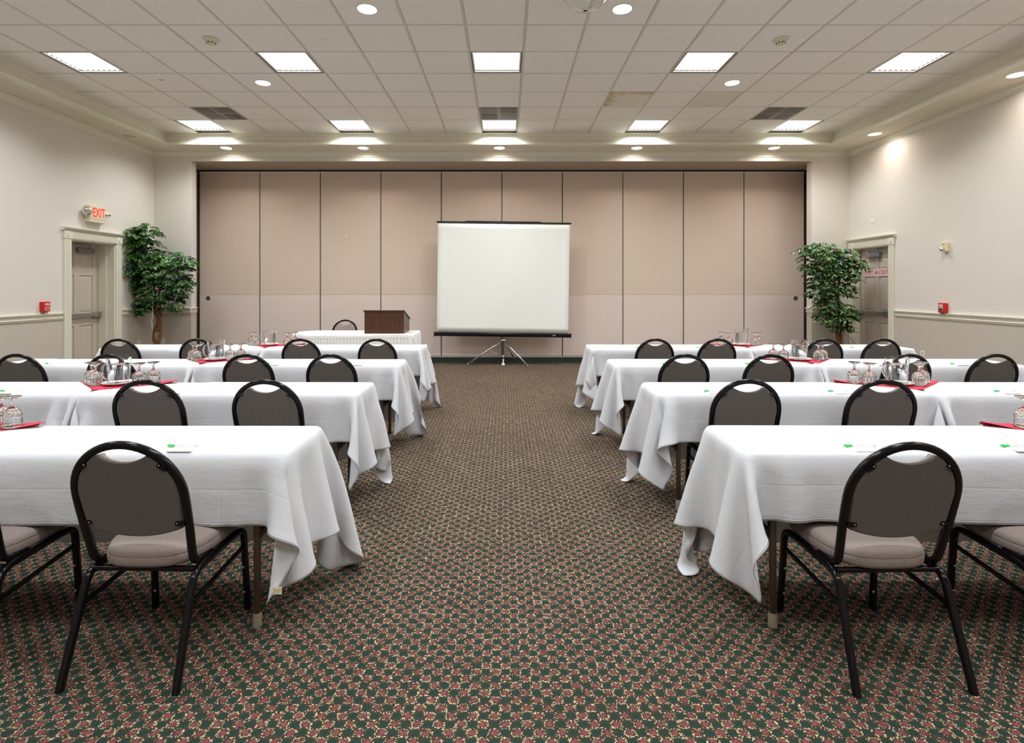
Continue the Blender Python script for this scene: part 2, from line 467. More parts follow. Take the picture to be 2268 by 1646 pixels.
o = link('trim_2', ring_sweep(crown, XL, XR, YF, YB).mesh('trim_2', M['trim'])); o['kind'] = 'structure'
G = .61; GX = .20; GY = 5.39
troffers = {}
TC = [-9, -5, -1, 3, 7]
for r in (1, 5): 
    for c in TC: troffers[(c, r)] = 1
FRONT_T = [(c, r) for r in (-3, -7, -11) for c in TC]
downs = {(-3, -1): 1, (1, -1): 1, (-6, 2): 1, (4, 2): 1}
vents = {(-8, 4): 1, (-1, 4): 1, (6, 4): 1}
tmesh = {}
def tile_at(c, r):
    x0, x1 = GX+c*G, GX+(c+1)*G; y0, y1 = GY+r*G, GY+(r+1)*G
    x0 = max(x0, CX0); x1 = min(x1, CX1)
    if r == 5: y1 = CY1
    return x0, x1, y0, y1
rest = MB()
for r in range(-15, 6):
    for c in range(-10, 9):
        if (c, r) in troffers or (c, r) in vents or (c, r) in FRONT_T: continue
        x0, x1, y0, y1 = tile_at(c, r)
        if y1 < YF: continue
        g = .0115
        w, l = round(x1-x0-2*g, 4), round(y1-y0-2*g, 4)
        if r < -2:
            rest.box(x0+g, x1-g, max(y0, YF)+g, y1-g, ZC-.002, ZC+.016); continue
        key = (w, l)
        special = {(2, 3): 'tile_stain', (4, 3): 'tile_ring'}.get((c, r))
        if special: key = (w, l, special)
        if key not in tmesh:
            b = MB()
            b.rings([[(-w/2, -l/2, .016), (w/2, -l/2, .016), (w/2, l/2, .016), (-w/2, l/2, .016)],
                     [(-w/2, -l/2, 0), (w/2, -l/2, 0), (w/2, l/2, 0), (-w/2, l/2, 0)],
                     [(-w/2+.006, -l/2+.006, -.005), (w/2-.006, -l/2+.006, -.005), (w/2-.006, l/2-.006, -.005), (-w/2+.006, l/2-.006, -.005)]])
            tmesh[key] = b.mesh('ceiling_tile', M[special or 'tile'])
        o = link('ceiling_tile', tmesh[key], ceil, ((x0+x1)/2, (y0+y1)/2, ZC+random.uniform(-.001, .0015)))
        if special == 'tile_stain': o['label'] = 'tile with a brown water stain fanning in from its far left corner'
        if special == 'tile_ring': o['label'] = 'tile with a faint tan water ring'
part('ceiling_tiles', rest, M['tile'], ceil, kind='stuff')
for c in range(-10, 10):
    x = GX+c*G
    if not CX0+.01 < x < CX1-.01: continue
    part('grid_runner', MB().box(x-.0095, x+.0095, YF, CY1-.01, ZC-.004, ZC), M['tbar'], ceil)
for r in range(-13, 6):
    y = GY+r*G
    if y < YF: continue
    part('grid_runner', MB().box(CX0+.01, CX1-.01, y-.0095, y+.0095, ZC-.0035, ZC+.0005), M['tbar'], ceil)
mb = MB(); mb.box(CX0, CX0+.02, YF, CY1, ZC-.004, ZC+.001); mb.box(CX1-.02, CX1, YF, CY1, ZC-.004, ZC+.001); mb.box(CX0, CX1, CY1-.02, CY1, ZC-.0045, ZC)
part('wall_angle', mb, M['tbar'], ceil)

b = MB(); b.lathe([(.001, -.0005), (.03, -.0004), (.032, 0)], 20, c=(-4.41, 6.81, ZC-.005)); part('stain', b, M['spot'], ceil)
# --- troffers
def make_troffer():
    t = empty('ceiling_troffer', (0, 0, 0))
    h = .29; b = MB()
    b.box(-h, h, -h, -h+.012, 0, .08); b.box(-h, h, h-.012, h, 0, .08); b.box(-h, -h+.012, -h+.012, h-.012, 0, .08); b.box(h-.012, h, -h+.012, h-.012, 0, .08)
    part('housing', b, M['fixture'], t)
    b = MB(); i = h-.012
    for (x0, x1, y0, y1) in ((-i, i, -i, -i+.012), (-i, i, i-.012, i), (-i, -i+.012, -i+.012, i-.012), (i-.012, i, -i+.012, i-.012)):
        b.box(x0, x1, y0, y1, .001, .012)
    part('door_frame', b, M['louver'], t)
    b = MB(); b.box(-h+.012, h-.012, -h+.012, h-.012, .034, .044)
    part('diffuser', b, M['diffuser'], t)
    b = MB(); n = 8; w = 2*(i-.012)
    for k in range(1, n):
        p = -w/2+w*k/n
        b.box(p-.0012, p+.0012, -w/2, w/2, .006, .032); b.box(-w/2, w/2, p-.0012, p+.0012, .0065, .0325)
    part('louver', b, M['louver'], t)
    return t
def add_light(root, size, power, spread, colr, shape='SQUARE', z=-.004):
    l = bpy.data.lights.new('lamp', 'AREA'); l.shape = shape; l.size = size; l.energy = power
    l.spread = math.radians(spread); l.color = colr
    o = bpy.data.objects.new('lamp', l); col.objects.link(o); o.parent = root; o.location = (0, 0, z)
    return o
tro = None
order = ['leftmost', 'second from the left', 'middle', 'second from the right', 'rightmost']
for (c, r) in list(troffers)+FRONT_T:
    x, y = GX+(c+.5)*G, GY+(r+.5)*G
    if y < YF+.3: continue
    if tro is None: tro = make_troffer(); o = tro
    else: o = copy_tree(tro)
    o.location = (x, y, ZC)
    if r == 1: lab = 'lit square louvred ceiling light, '+order[TC.index(c)]+' of the nearer row of five'
    elif r == 5: lab = 'lit square louvred ceiling light, '+order[TC.index(c)]+' of the far row of five'
    else: lab = 'square louvred ceiling light, %s, %s' % (order[TC.index(c)], {-3: 'above the camera', -7: 'behind the camera', -11: 'farthest behind the camera'}[r])
    tag(o, lab, 'ceiling light', 'square louvred ceiling lights')
for o in [o for o in col.objects if o.name.startswith('ceiling_troffer')]:
    add_light(o, .52, TROFFER_W, TROFFER_SPREAD, COOL)

# --- downlights
def make_down():
    t = empty('recessed_downlight', (0, 0, 0))
    b = MB(); b.lathe([(.088, 0), (.094, -.004), (.108, -.003), (.112, .0), (.088, .0)], 36, cap0=False, cap1=False)
    part('trim_ring', b, M['white_plastic'], t, True)
    b = MB(); b.lathe([(.001, -.0005), (.05, -.001), (.09, -.0005), (.09, .006)], 36)
    part('lens', b, M['lens'], t, True)
    return t
dl = None
dnames = {(-3, -1): 'large lit round downlight at the top edge, left of centre', (1, -1): 'large lit round downlight at the top edge, right of the clear dome',
          (-6, 2): 'lit round downlight in the tiles, left of centre behind the square light', (4, 2): 'lit round downlight in the tiles, right of centre above the stained tiles'}
spots = [(GX+(c+.5)*G, GY+(r+.5)*G, ZC-.005, dnames[(c, r)]) for (c, r) in downs]
for i, x in enumerate((-4.88, -2.49, -.11, 2.29, 4.69)):
    spots.append((x, 9.29, ZS, 'lit round downlight in the back soffit, '+order[i]+' of five'))
for i, y in enumerate((8.45, 6.1, 3.75, 1.4, -.95)):
    spots.append((5.865, y, ZS, 'lit round downlight in the right soffit '+['near the back corner', 'at the right picture edge', 'right of the second row, outside the picture', 'right of the front row, outside the picture', 'behind the camera'][i]))
dowl = []
for x, y, z, lab in spots:
    if dl is None: dl = make_down(); o = dl
    else: o = copy_tree(dl)
    o.location = (x, y, z); tag(o, lab, 'downlight', 'round recessed downlights'); dowl.append(o)
for o in dowl: add_light(o, .16, DOWN_W, DOWN_SPREAD, WARM, 'DISK', -.008)

# --- vents
def make_vent():
    t = empty('air_diffuser', (0, 0, 0)); h = .295
    part('backing', MB().box(-h, h, -h, h, -.002, .004), M['vent'], t)
    for (qx, qy) in ((0, 0), (1, 0), (0, 1), (1, 1)):
        for k in range(9):
            p = .028+k*.026
            if (qx+qy) % 2: b = MB().box((-1)**qx*.145-.118, (-1)**qx*.145+.118, (-1)**qy*(p+.012)-.008, (-1)**qy*(p+.012)+.008, -.007, -.003)
            else: b = MB().box((-1)**qx*(p+.012)-.008, (-1)**qx*(p+.012)+.008, (-1)**qy*.145-.118, (-1)**qy*.145+.118, -.007, -.003)
            part('vane', b, M['ventdark'], t)
    return t
vt = None
for (c, r), lab in zip(vents, ('grey four-way air diffuser at the left of the ceiling', 'grey four-way air diffuser at the centre of the ceiling', 'grey four-way air diffuser at the right of the ceiling')):
    if vt is None: vt = make_vent(); o = vt
    else: o = copy_tree(vt)
    o.location = (GX+(c+.5)*G, GY+(r+.5)*G, ZC); tag(o, lab, 'air vent', 'ceiling air diffusers')

# --- smoke detectors, sprinklers, speaker, dome
sd = None
for c, lab in ((-6, 'cream smoke detector left of centre on the ceiling'), (4, 'cream smoke detector right of centre on the ceiling')):
    if sd is None:
        sd = empty('smoke_detector', (0, 0, 0)); o = sd
        b = MB(); b.lathe([(.001, 0), (.085, 0), (.085, -.012), (.07, -.02), (.055, -.024), (.052, -.03), (.001, -.03)], 32)
        part('base', b, M['beige_plastic'], sd, True, 40)
        b = MB(); b.lathe([(.05, -.03), (.05, -.034), (.042, -.052), (.03, -.062), (.001, -.062)], 32)
        part('sensor_cap', b, M['beige_plastic'], sd, True, 40)
        for k in range(8):
            a = k*PI/4; R = Matrix.Rotation(a, 4, 'Z')
            part('slot', MB().box(.038, .0475, -.009, .009, -.05, -.042, R), M['black_matte'], sd)
    else: o = copy_tree(sd)
    o.location = (GX+(c+.5)*G, GY+.5*G, ZC-.005); tag(o, lab, 'smoke detector', 'ceiling smoke detectors')
sp = None
for x, y, lab in ((-1.95, 5.69, 'tiny concealed sprinkler cap left of centre, nearer row'), (1.74, 5.69, 'tiny concealed sprinkler cap right of centre, nearer row'), (5.44, 5.69, 'tiny concealed sprinkler cap by the right picture edge'),
                  (5.39, 8.73, 'tiny concealed sprinkler cap beside the far right ceiling light'), (-1.94, 8.8, 'tiny concealed sprinkler cap left of centre by the coffer edge'), (1.75, 8.8, 'tiny concealed sprinkler cap right of centre by the coffer edge'), (-5.57, 8.73, 'tiny concealed sprinkler cap in the far left ceiling corner')):
    if sp is None:
        b = MB(); b.lathe([(.001, 0), (.034, 0), (.036, -.003), (.024, -.005), (.022, -.010), (.001, -.010)], 24)
        sp = link('sprinkler_cap', b.mesh('sprinkler_cap', M['white_plastic'], True, 35)); o = sp
    else: o = sp.copy(); col.objects.link(o)
    o.location = (x, y, ZC-.005); tag(o, lab, 'sprinkler', 'ceiling sprinkler caps')
t = empty('ceiling_speaker', (-6.06, 8.56, ZS), 0, 'round white speaker grille in the left soffit', 'speaker')
b = MB(); b.lathe([(.102, 0), (.104, -.007), (.114, -.006), (.117, 0), (.102, 0)], 36, cap0=False, cap1=False); part('rim', b, M['white_plastic'], t, True)
b = MB(); b.lathe([(.001, -.003), (.1, -.003), (.102, 0)], 36); part('grille', b, M['sweep'], t, True)
t = empty('clear_dome', (.70, 4.68, ZC-.005), 0, 'clear plastic dome hanging from the ceiling at the top edge', 'dome')
prof = [(.222*math.cos(a), -.222*math.sin(a)) for a in [PI/2*k/14 for k in range(15)]]
inner = [(r*.975, z*.975) for r, z in prof[::-1]]
prof[-1] = (.0006, prof[-1][1]); inner[0] = (.0006, inner[0][1])
b = MB(); b.lathe(prof+inner, 48, cap0=False, cap1=False); k = len(b.v); n0 = 48
b.f += [(k-n0+(j+1) % n0, k-n0+j, j, (j+1) % n0) for j in range(n0)]; b.mi += [0]*n0; b.sm += [False]*n0
part('dome', b, M['plastic_clear'], t, True)
b = MB(); b.lathe([(.223, 0), (.235, 0), (.235, -.006), (.223, -.008), (.223, 0)], 48, cap0=False, cap1=False); part('rim', b, M['white_plastic'], t, True, 40)

# --- chair rail and baseboards
rail = [(0, RAIL0), (.008, RAIL0), (.012, RAIL0+.012), (.012, RAIL0+.022), (.02, RAIL0+.026), (.02, RAIL0+.034), (.011, RAIL0+.042), (.012, RAIL0+.066), (.024, RAIL0+.072), (.026, RAIL0+.08), (.034, RAIL0+.085), (.036, RAIL0+.098), (0, RAIL0+.1)]
basep = [(0, 0), (.014, 0), (.014, .09), (.008, .105), (.006, .12), (0, .12)]
def run(prof, segs):
    """segs: list of (origin, direction, inward normal, length)"""
    mb = MB()
    for o_, d_, n_, L_ in segs:
        o_, d_, n_ = Vector(o_), Vector(d_), Vector(n_)
        mb.rings([[o_+n_*t+Vector((0, 0, z)) for t, z in prof], [o_+d_*L_+n_*t+Vector((0, 0, z)) for t, z in prof]])
    return mb
CW = .14  # casing width
lsegs = [((XL, YF, 0), (0, 1, 0), (1, 0, 0), LD0-CW-YF), ((XL, LD1+CW, 0), (0, 1, 0), (1, 0, 0), YB-LD1-CW)]
rsegs = [((XR, YF, 0), (0, 1, 0), (-1, 0, 0), RD0-CW-YF)]
bl = [((XL, YB, 0), (1, 0, 0), (0, -1, 0), OX0-XL), ((OX0, YB, 0), (0, 1, 0), (1, 0, 0), .16)]
br = [((OX1, YB, 0), (1, 0, 0), (0, -1, 0), XR-OX1), ((OX1, YB, 0), (0, 1, 0), (-1, 0, 0), .16)]
fs = [((XL, YF, 0), (1, 0, 0), (0, 1, 0), XR-XL)]
for n, (rn, segs) in enumerate((('left', lsegs), ('right', rsegs), ('back', bl+br), ('front', fs))):
    o = link('trim_%d' % (n+3), run(rail, segs).mesh('trim', M['trim'])); o['kind'] = 'structure'
    o = link('baseboard_'+rn, run(basep, segs).mesh('base', M['trim'])); o['kind'] = 'structure'

# --- folding partition
pw = empty('wall_partition', (0, YP, 0), kind='structure')
PX0, PX1 = -5.930, 5.782
n = 10; pwid = (PX1-PX0)/n; z0, zm, z1 = .125, 1.305, 3.672
pm = {}
for k in range(n):
    x0 = PX0+k*pwid
    b = MB(); g = .006
    b.box(x0+g, x0+pwid-g, .004, .05, z0, z1+.02); p = part('panel', b, M['panelgap'], pw)
    part('upper_fabric', MB().box(x0+g+.004, x0+pwid-g-.004, -.008, .004, zm+.002, z1, bev=.004), M['panel_up'], p)
    part('lower_fabric', MB().box(x0+g+.004, x0+pwid-g-.004, -.011, .004, z0+.008, zm, bev=.005), M['panel_lo'], p)
    part('top_cap', MB().box(x0+g, x0+pwid-g, -.014, .004, z1+.001, z1+.022), M['white_plastic'], p)
    part('edge_strip', MB().box(x0-.005, x0+.005, -.006, .004, z0, z1), M['grey_metal'] if k % 2 else M['panelgap'], p)
    part('bottom_sweep', MB().box(x0+.002, x0+pwid-.002, -.012, .004, .105, z0+.005), M['sweep'], p)
part('sticker', MB().box(-3.10, -3.055, -.0095, -.0082, 2.45, 2.468), M['white_plastic'], pw)
part('cove_base', MB().box(PX0, PX1, .0, .05, 0, .105), M['base_green'], pw)
part('track', MB().box(PX0-.3, PX1+.3, -.02, .06, z1+.023, OZ), M['track'], pw)
for (x0, x1) in ((PX0-.022, PX0-.002), (PX1+.002, PX1+.022)):
    part('jamb_channel', MB().box(x0, x1, -.03, .06, 0, z1+.023), M['track'], pw)
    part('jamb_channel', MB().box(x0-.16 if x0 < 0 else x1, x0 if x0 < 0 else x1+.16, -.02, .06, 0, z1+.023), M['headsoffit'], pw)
for x, lab in ((-5.755, 'black ring lock set in the leftmost partition panel'), (5.61, 'black ring lock set in the rightmost partition panel')):
    t = empty('panel_lock', (x, YP-.011, 1.248), 0, lab, 'lock', 'partition locks')
    b = MB(); b.lathe([(.026, 0), (.026, .006), (.034, .008), (.04, .005), (.041, 0)], 28, axis='-Y', cap0=False, cap1=False); part('ring', b, M['black_matte'], t, True)
    b = MB(); b.lathe([(.014, 0), (.014, .004), (.026, .005), (.026, 0)], 28, axis='-Y', cap0=False, cap1=False); part('bezel', b, M['alu'], t, True)
    b = MB(); b.lathe([(.0005, .003), (.014, .003), (.014, 0)], 20, axis='-Y'); part('keyhole', b, M['black_matte'], t, True)

# --- doors
def door(name, side, y0, y1, ztop, leafx, jamb_mid):
    """side -1: left wall, leaf beyond XL; +1: right wall"""
    t = empty(name, (0, 0, 0), kind='structure'); X = XL if side < 0 else XR; s = side
    def bx(xa, xb, *a, **k): return MB().box(min(xa, xb), max(xa, xb), *a, **k)
    out = X - s*.022
    for (ya, yb) in ((y0-CW+.02, y0+.0), (y1, y1+CW-.02)):
        b = bx(out, X+s*.001, ya, yb, 0, ztop)
        for k in range(4):
            yy = ya+.022+k*.021; b.box(min(out-s*.004, out), max(out-s*.004, out), yy, yy+.012, .0, ztop)
        part('casing', b, M['trim'], t)
        b = bx(out-s*.01, X, ya-.01, yb+.01, ztop+.0, ztop+.115, bev=.003)
        part('rosette_block', b, M['trim'], t)
        b = MB(); b.lathe([(.001, .006), (.012, .006), (.014, .001), (.022, .001), (.026, .007), (.034, .004), (.036, 0)], 24, axis='X')
        for i, v in enumerate(b.v): b.v[i] = (out-s*.01-s*v[0], (ya+yb)/2+v[1], ztop+.058+v[2])
        part('rosette', b, M['trim'], t, True)
    b = bx(out, X, y0-.01, y1+.01, ztop, ztop+.115)
    for k in range(4): b.box(min(out-s*.005, out), max(out-s*.005, out), y0+.005, y1-.005, ztop+.016+k*.024, ztop+.03+k*.024)
    part('head_casing', b, M['trim'], t)
    b = MB(); ya, yb = y0-CW-.01, y1+CW-.01
    pr = [(0, .115), (.03, .118), (.036, .13), (.06, .145), (.065, .155), (.065, .165), (0, .165)]
    b.rings([[(X-s*p, ya, ztop+z) for p, z in pr], [(X-s*p, yb, ztop+z) for p, z in pr]])
    part('cornice', b, M['trim'], t)
    # jamb lining
    deep = leafx+s*.06
    for (ya, yb) in ((y0-.002, y0+.018), (y1-.018, y1+.002)): part('jamb', bx(X-s*.001, deep, ya, yb, 0, ztop), M['trim'], t)
    part('head_jamb', bx(X-s*.001, deep, y0, y1, ztop-.018, ztop+.002), M['trim'], t)
    xs = X+s*jamb_mid
    part('stop', bx(xs, xs+s*.04, y0+.018, y0+.034, 0, ztop-.018), M['trim'], t)
    part('stop', bx(xs, xs+s*.04, y1-.034, y1-.018, 0, ztop-.018), M['trim'], t)
    # leaf: six recessed panels
    la, lb = y0+.02, y1-.02; lw = lb-la
    b = MB(); xf, xb_ = leafx, leafx+s*.045; rec = leafx+s*.012
    stile = .11; mid = .10; pwid_ = (lw-2*stile-mid)/2
    rows = [(.22, .86), (1.06, 1.64), (1.76, 1.96)]
    ys = [(la, la+stile), (la+stile+pwid_, la+stile+pwid_+mid), (lb-stile, lb)]
    def lb_(ya, yb, za, zb, xx=xf): b.box(min(xx, xb_), max(xx, xb_), ya, yb, za, zb)
    for ya, yb in ys: lb_(ya, yb, .01, ztop-.02)
    zz = [.01]+[v for r_ in rows for v in r_]+[ztop-.02]
    for i in range(0, len(zz), 2):
        for (ya, yb) in ((ys[0][1], ys[1][0]), (ys[1][1], ys[2][0])): lb_(ya, yb, zz[i], zz[i+1])
    leaf = part('leaf', b, M['doorpaint'], t)
    for za, zb in rows:
        for (ya, yb) in ((ys[0][1], ys[1][0]), (ys[1][1], ys[2][0])):
            q = MB(); r0, r1 = rec, leafx+s*.004
            def ring(x, m_): return [(x, ya+m_, za+m_), (x, yb-m_, za+m_), (x, yb-m_, zb-m_), (x, ya+m_, zb-m_)]
            q.rings([ring(xb_-s*.005, 0), ring(r0, 0), ring(r0, .012), ring(r1, .034)])
            part('door_panel', q, M['doorpaint'], leaf)
    # panic bar
    zb_ = 1.02
    bar = part('panic_bar', bx(leafx-s*.03, leafx-s*.055, la+.05, lb-.02, zb_-.022, zb_+.03, bev=.006), M['alu'], t)
    part('end_case', bx(leafx, leafx-s*.06, lb-.14 if s < 0 else la+.02, lb-.01 if s < 0 else la+.2, zb_-.04, zb_+.045, bev=.006), M['alu'], bar)
    part('end_case', bx(leafx, leafx-s*.05, la+.01 if s < 0 else lb-.1, la+.1 if s < 0 else lb-.005, zb_-.03, zb_+.035, bev=.006), M['grey_metal'], bar)
    # closer
    cy = (y0+y1)/2+(.12 if s < 0 else .02)
    cl = part('door_closer', bx(leafx, leafx-s*.06, cy-.15, cy+.17, ztop-.17, ztop-.095, bev=.006), M['grey_metal'], t)
    part('closer_arm', MB().tube([(leafx-s*.03, cy+.1, ztop-.095), (leafx-s*.16, cy-.05, ztop-.06), (leafx-s*.03, cy-.2, ztop-.04)], .008, 6), M['grey_metal'], cl)
    return t
d1 = door('door_1', -1, LD0, LD1, LDH, XL-.262, .12)
d2 = door('door_2', 1, RD0, RD1, RDH, XR+.095, .03)
s = part('exit_warning_sign', MB().box(XR+.091, XR+.0945, 8.695, 9.28, 1.64, 1.765), M['sign_white'], d2, label='white strip sign reading NOT AN EXIT in red')
b = MB(); x = XR+.0905
for (ya, yb, za, zb) in ((8.705, 9.27, 1.65, 1.654), (8.705, 9.27, 1.75, 1.754), (8.705, 8.709, 1.65, 1.754), (9.266, 9.27, 1.65, 1.754)): b.box(x-.0006, x+.001, ya, yb, za, zb)
part('sign_border', b, M['red_print'], s)
part('sign_lettering', text_mb('NOT AN EXIT', .098, facing_mx((x, 8.99, 1.702)), .0006, .0012, .93), M['red_print'], s)

# --- things on the walls
t = empty('exit_sign', (XL, 8.15, 2.445), 0, 'lit EXIT sign with two emergency lamp heads above the left door', 'exit sign')
b = MB().box(0, .085, -.165, .165, 0, .245, bev=.004); part('housing', b, M['beige_plastic'], t)
part('face_plate', MB().box(.085, .089, -.155, .155, .05, .235), M['beige_plastic'], t)
part('lettering', text_mb('EXIT', .20, facing_px((.0895, .01, .142)), .0006, .003, .60), M['exitred'], t, label='red lit letters EXIT')
for s_ in (-1, 1):
    yy = s_*.185
    h = MB(); h.lathe([(.001, -.05), (.03, -.05), (.05, -.02), (.062, .02), (.065, .035)], 8)
    R = Matrix.Translation((.085, yy-.02 if s_ < 0 else yy+.03, .175)) @ Matrix.Rotation(math.radians(118 if s_ < 0 else 118), 4, 'Y') @ Matrix.Rotation(math.radians(22), 4, 'Z')
    R = Matrix.Translation((.06, yy, .15)) @ (Matrix.Rotation(math.radians(95), 4, 'X') @ Matrix.Rotation(math.radians(38), 4, 'Y') if s_ < 0 else Matrix.Rotation(math.radians(150), 4, 'Y'))
    h.v = [tuple(R @ Vector(p)) for p in h.v]
    hd = part('lamp_head', h, M['beige_plastic'], t)
    q = MB(); q.lathe([(.058, .034), (.058, .036), (.03, .039), (.001, .04)], 16); q.v = [tuple(R @ Vector(p)) for p in q.v]
    part('reflector', q, M['chrome'], hd, True)
def pull(name, side, y, z, lab):
    X = XL if side < 0 else XR; s = -side
    t = empty(name, (X, y, z), 0, lab, 'fire alarm', 'fire alarm pull stations')
    def bx(xa, xb, *a, **k): return MB().box(min(s*xa, s*xb), max(s*xa, s*xb), *a, **k)
    part('housing', bx(0, .066, -.05, .05, 0, .135, bev=.004), M['red_box'], t)
    Fm = facing_px if side < 0 else facing_mx
    part('lettering', text_mb('FIRE', .046, Fm((s*.0672, 0, .098)), .0006, .0012, .92), M['white_print'], t)
    b = bx(.066, .0675, -.044, .044, .062, .065); 
    if side < 0:
        b.box(.066, .0675, -.04, .04, .012, .0145); b.box(.066, .0675, -.04, -.037, .012, .056); b.box(.066, .0675, .037, .04, .012, .056); b.box(.066, .0675, -.04, .04, .054, .056)
        part('panel_outline', b, M['white_print'], t)
        part('pull_lettering', text_mb('PULL DOWN', .014, Fm((s*.0672, 0, .035)), .0006, .0004, .9), M['white_print'], t)
    else:
        b = bx(.066, .0672, -.036, .036, .028, .078); part('recess_frame', b, M['white_print'], t)
        part('pull_handle', bx(.067, .076, -.032, .032, .034, .072, bev=.003), M['black_matte'], t)
        part('pull_lettering', text_mb('PULL DOWN', .012, Fm((s*.0762, 0, .06)), .0006, .0004, .9), M['white_print'], t)
    part('conduit_collar', bx(0, .05, -.025, .03, -.018, 0, bev=.003), M['footcap'], t)
pull('fire_alarm', -1, 7.27, 1.122, 'red fire alarm pull station on the left wall, white lettering')
pull('fire_alarm', 1, 7.475, 1.098, 'red fire alarm pull station on the right wall, black pull handle')
t = empty('alarm_strobe', (XR, 7.45, 1.955), 0, 'small ivory alarm strobe with a clear bulb on the right wall', 'alarm')
part('body', MB().box(-.05, 0, -.045, .045, 0, .13, bev=.005), M['ivory_plastic'], t)
b = MB(); b.lathe([(.001, .036), (.018, .032), (.03, .016), (.032, 0), (.03, -.01)], 20, axis='-X')
b.v = [(v[0]-.055, v[1]+.01, v[2]+.035) for v in b.v]; part('strobe_bulb', b, M['chrome'], t, True)
b = text_mb('FIRE', .022, facing_mx((-.0505, 0, .1)), .0005, .0005, .9); part('lettering', b, M['inkgrey'], t)
def plate(name, loc, axis, lab, w=.075, h=.115, group='wall outlets', cat='outlet', slots=True):
    t = empty(name, loc, 0, lab, cat, group)
    if axis == 'x-': part('cover', MB().box(-.006, 0, -w/2, w/2, 0, h, bev=.002), M['white_plastic'], t)
    elif axis == 'x+': part('cover', MB().box(0, .006, -w/2, w/2, 0, h, bev=.002), M['white_plastic'], t)
    else: part('cover', MB().box(-w/2, w/2, -.006, 0, 0, h, bev=.002), M['white_plastic'], t)
    if slots:
        for z in (.03, .075):
            if axis == 'x-': b = MB().box(-.0075, -.005, -.016, .016, z-.012, z+.014, bev=.001)
            elif axis == 'x+': b = MB().box(.005, .0075, -.016, .016, z-.012, z+.014, bev=.001)
            else: b = MB().box(-.016, .016, -.0075, -.005, z-.012, z+.014, bev=.001)
            part('socket', b, M['sweep'], t)
plate('wall_outlet', (-6.17, YB, .43), 'y', 'white outlet low on the back wall right of the left tree')
plate('wall_outlet', (XL, 9.18, .42), 'x+', 'white outlet low on the left wall between door and tree')
plate('wall_outlet', (XR, 7.88, .40), 'x-', 'white outlet low on the right wall beyond the tables')
plate('wall_plate', (XR, 8.95, 2.55), 'x-', 'small blank white plate high on the right wall above the door', .085, .07, None, 'wall plate', False)

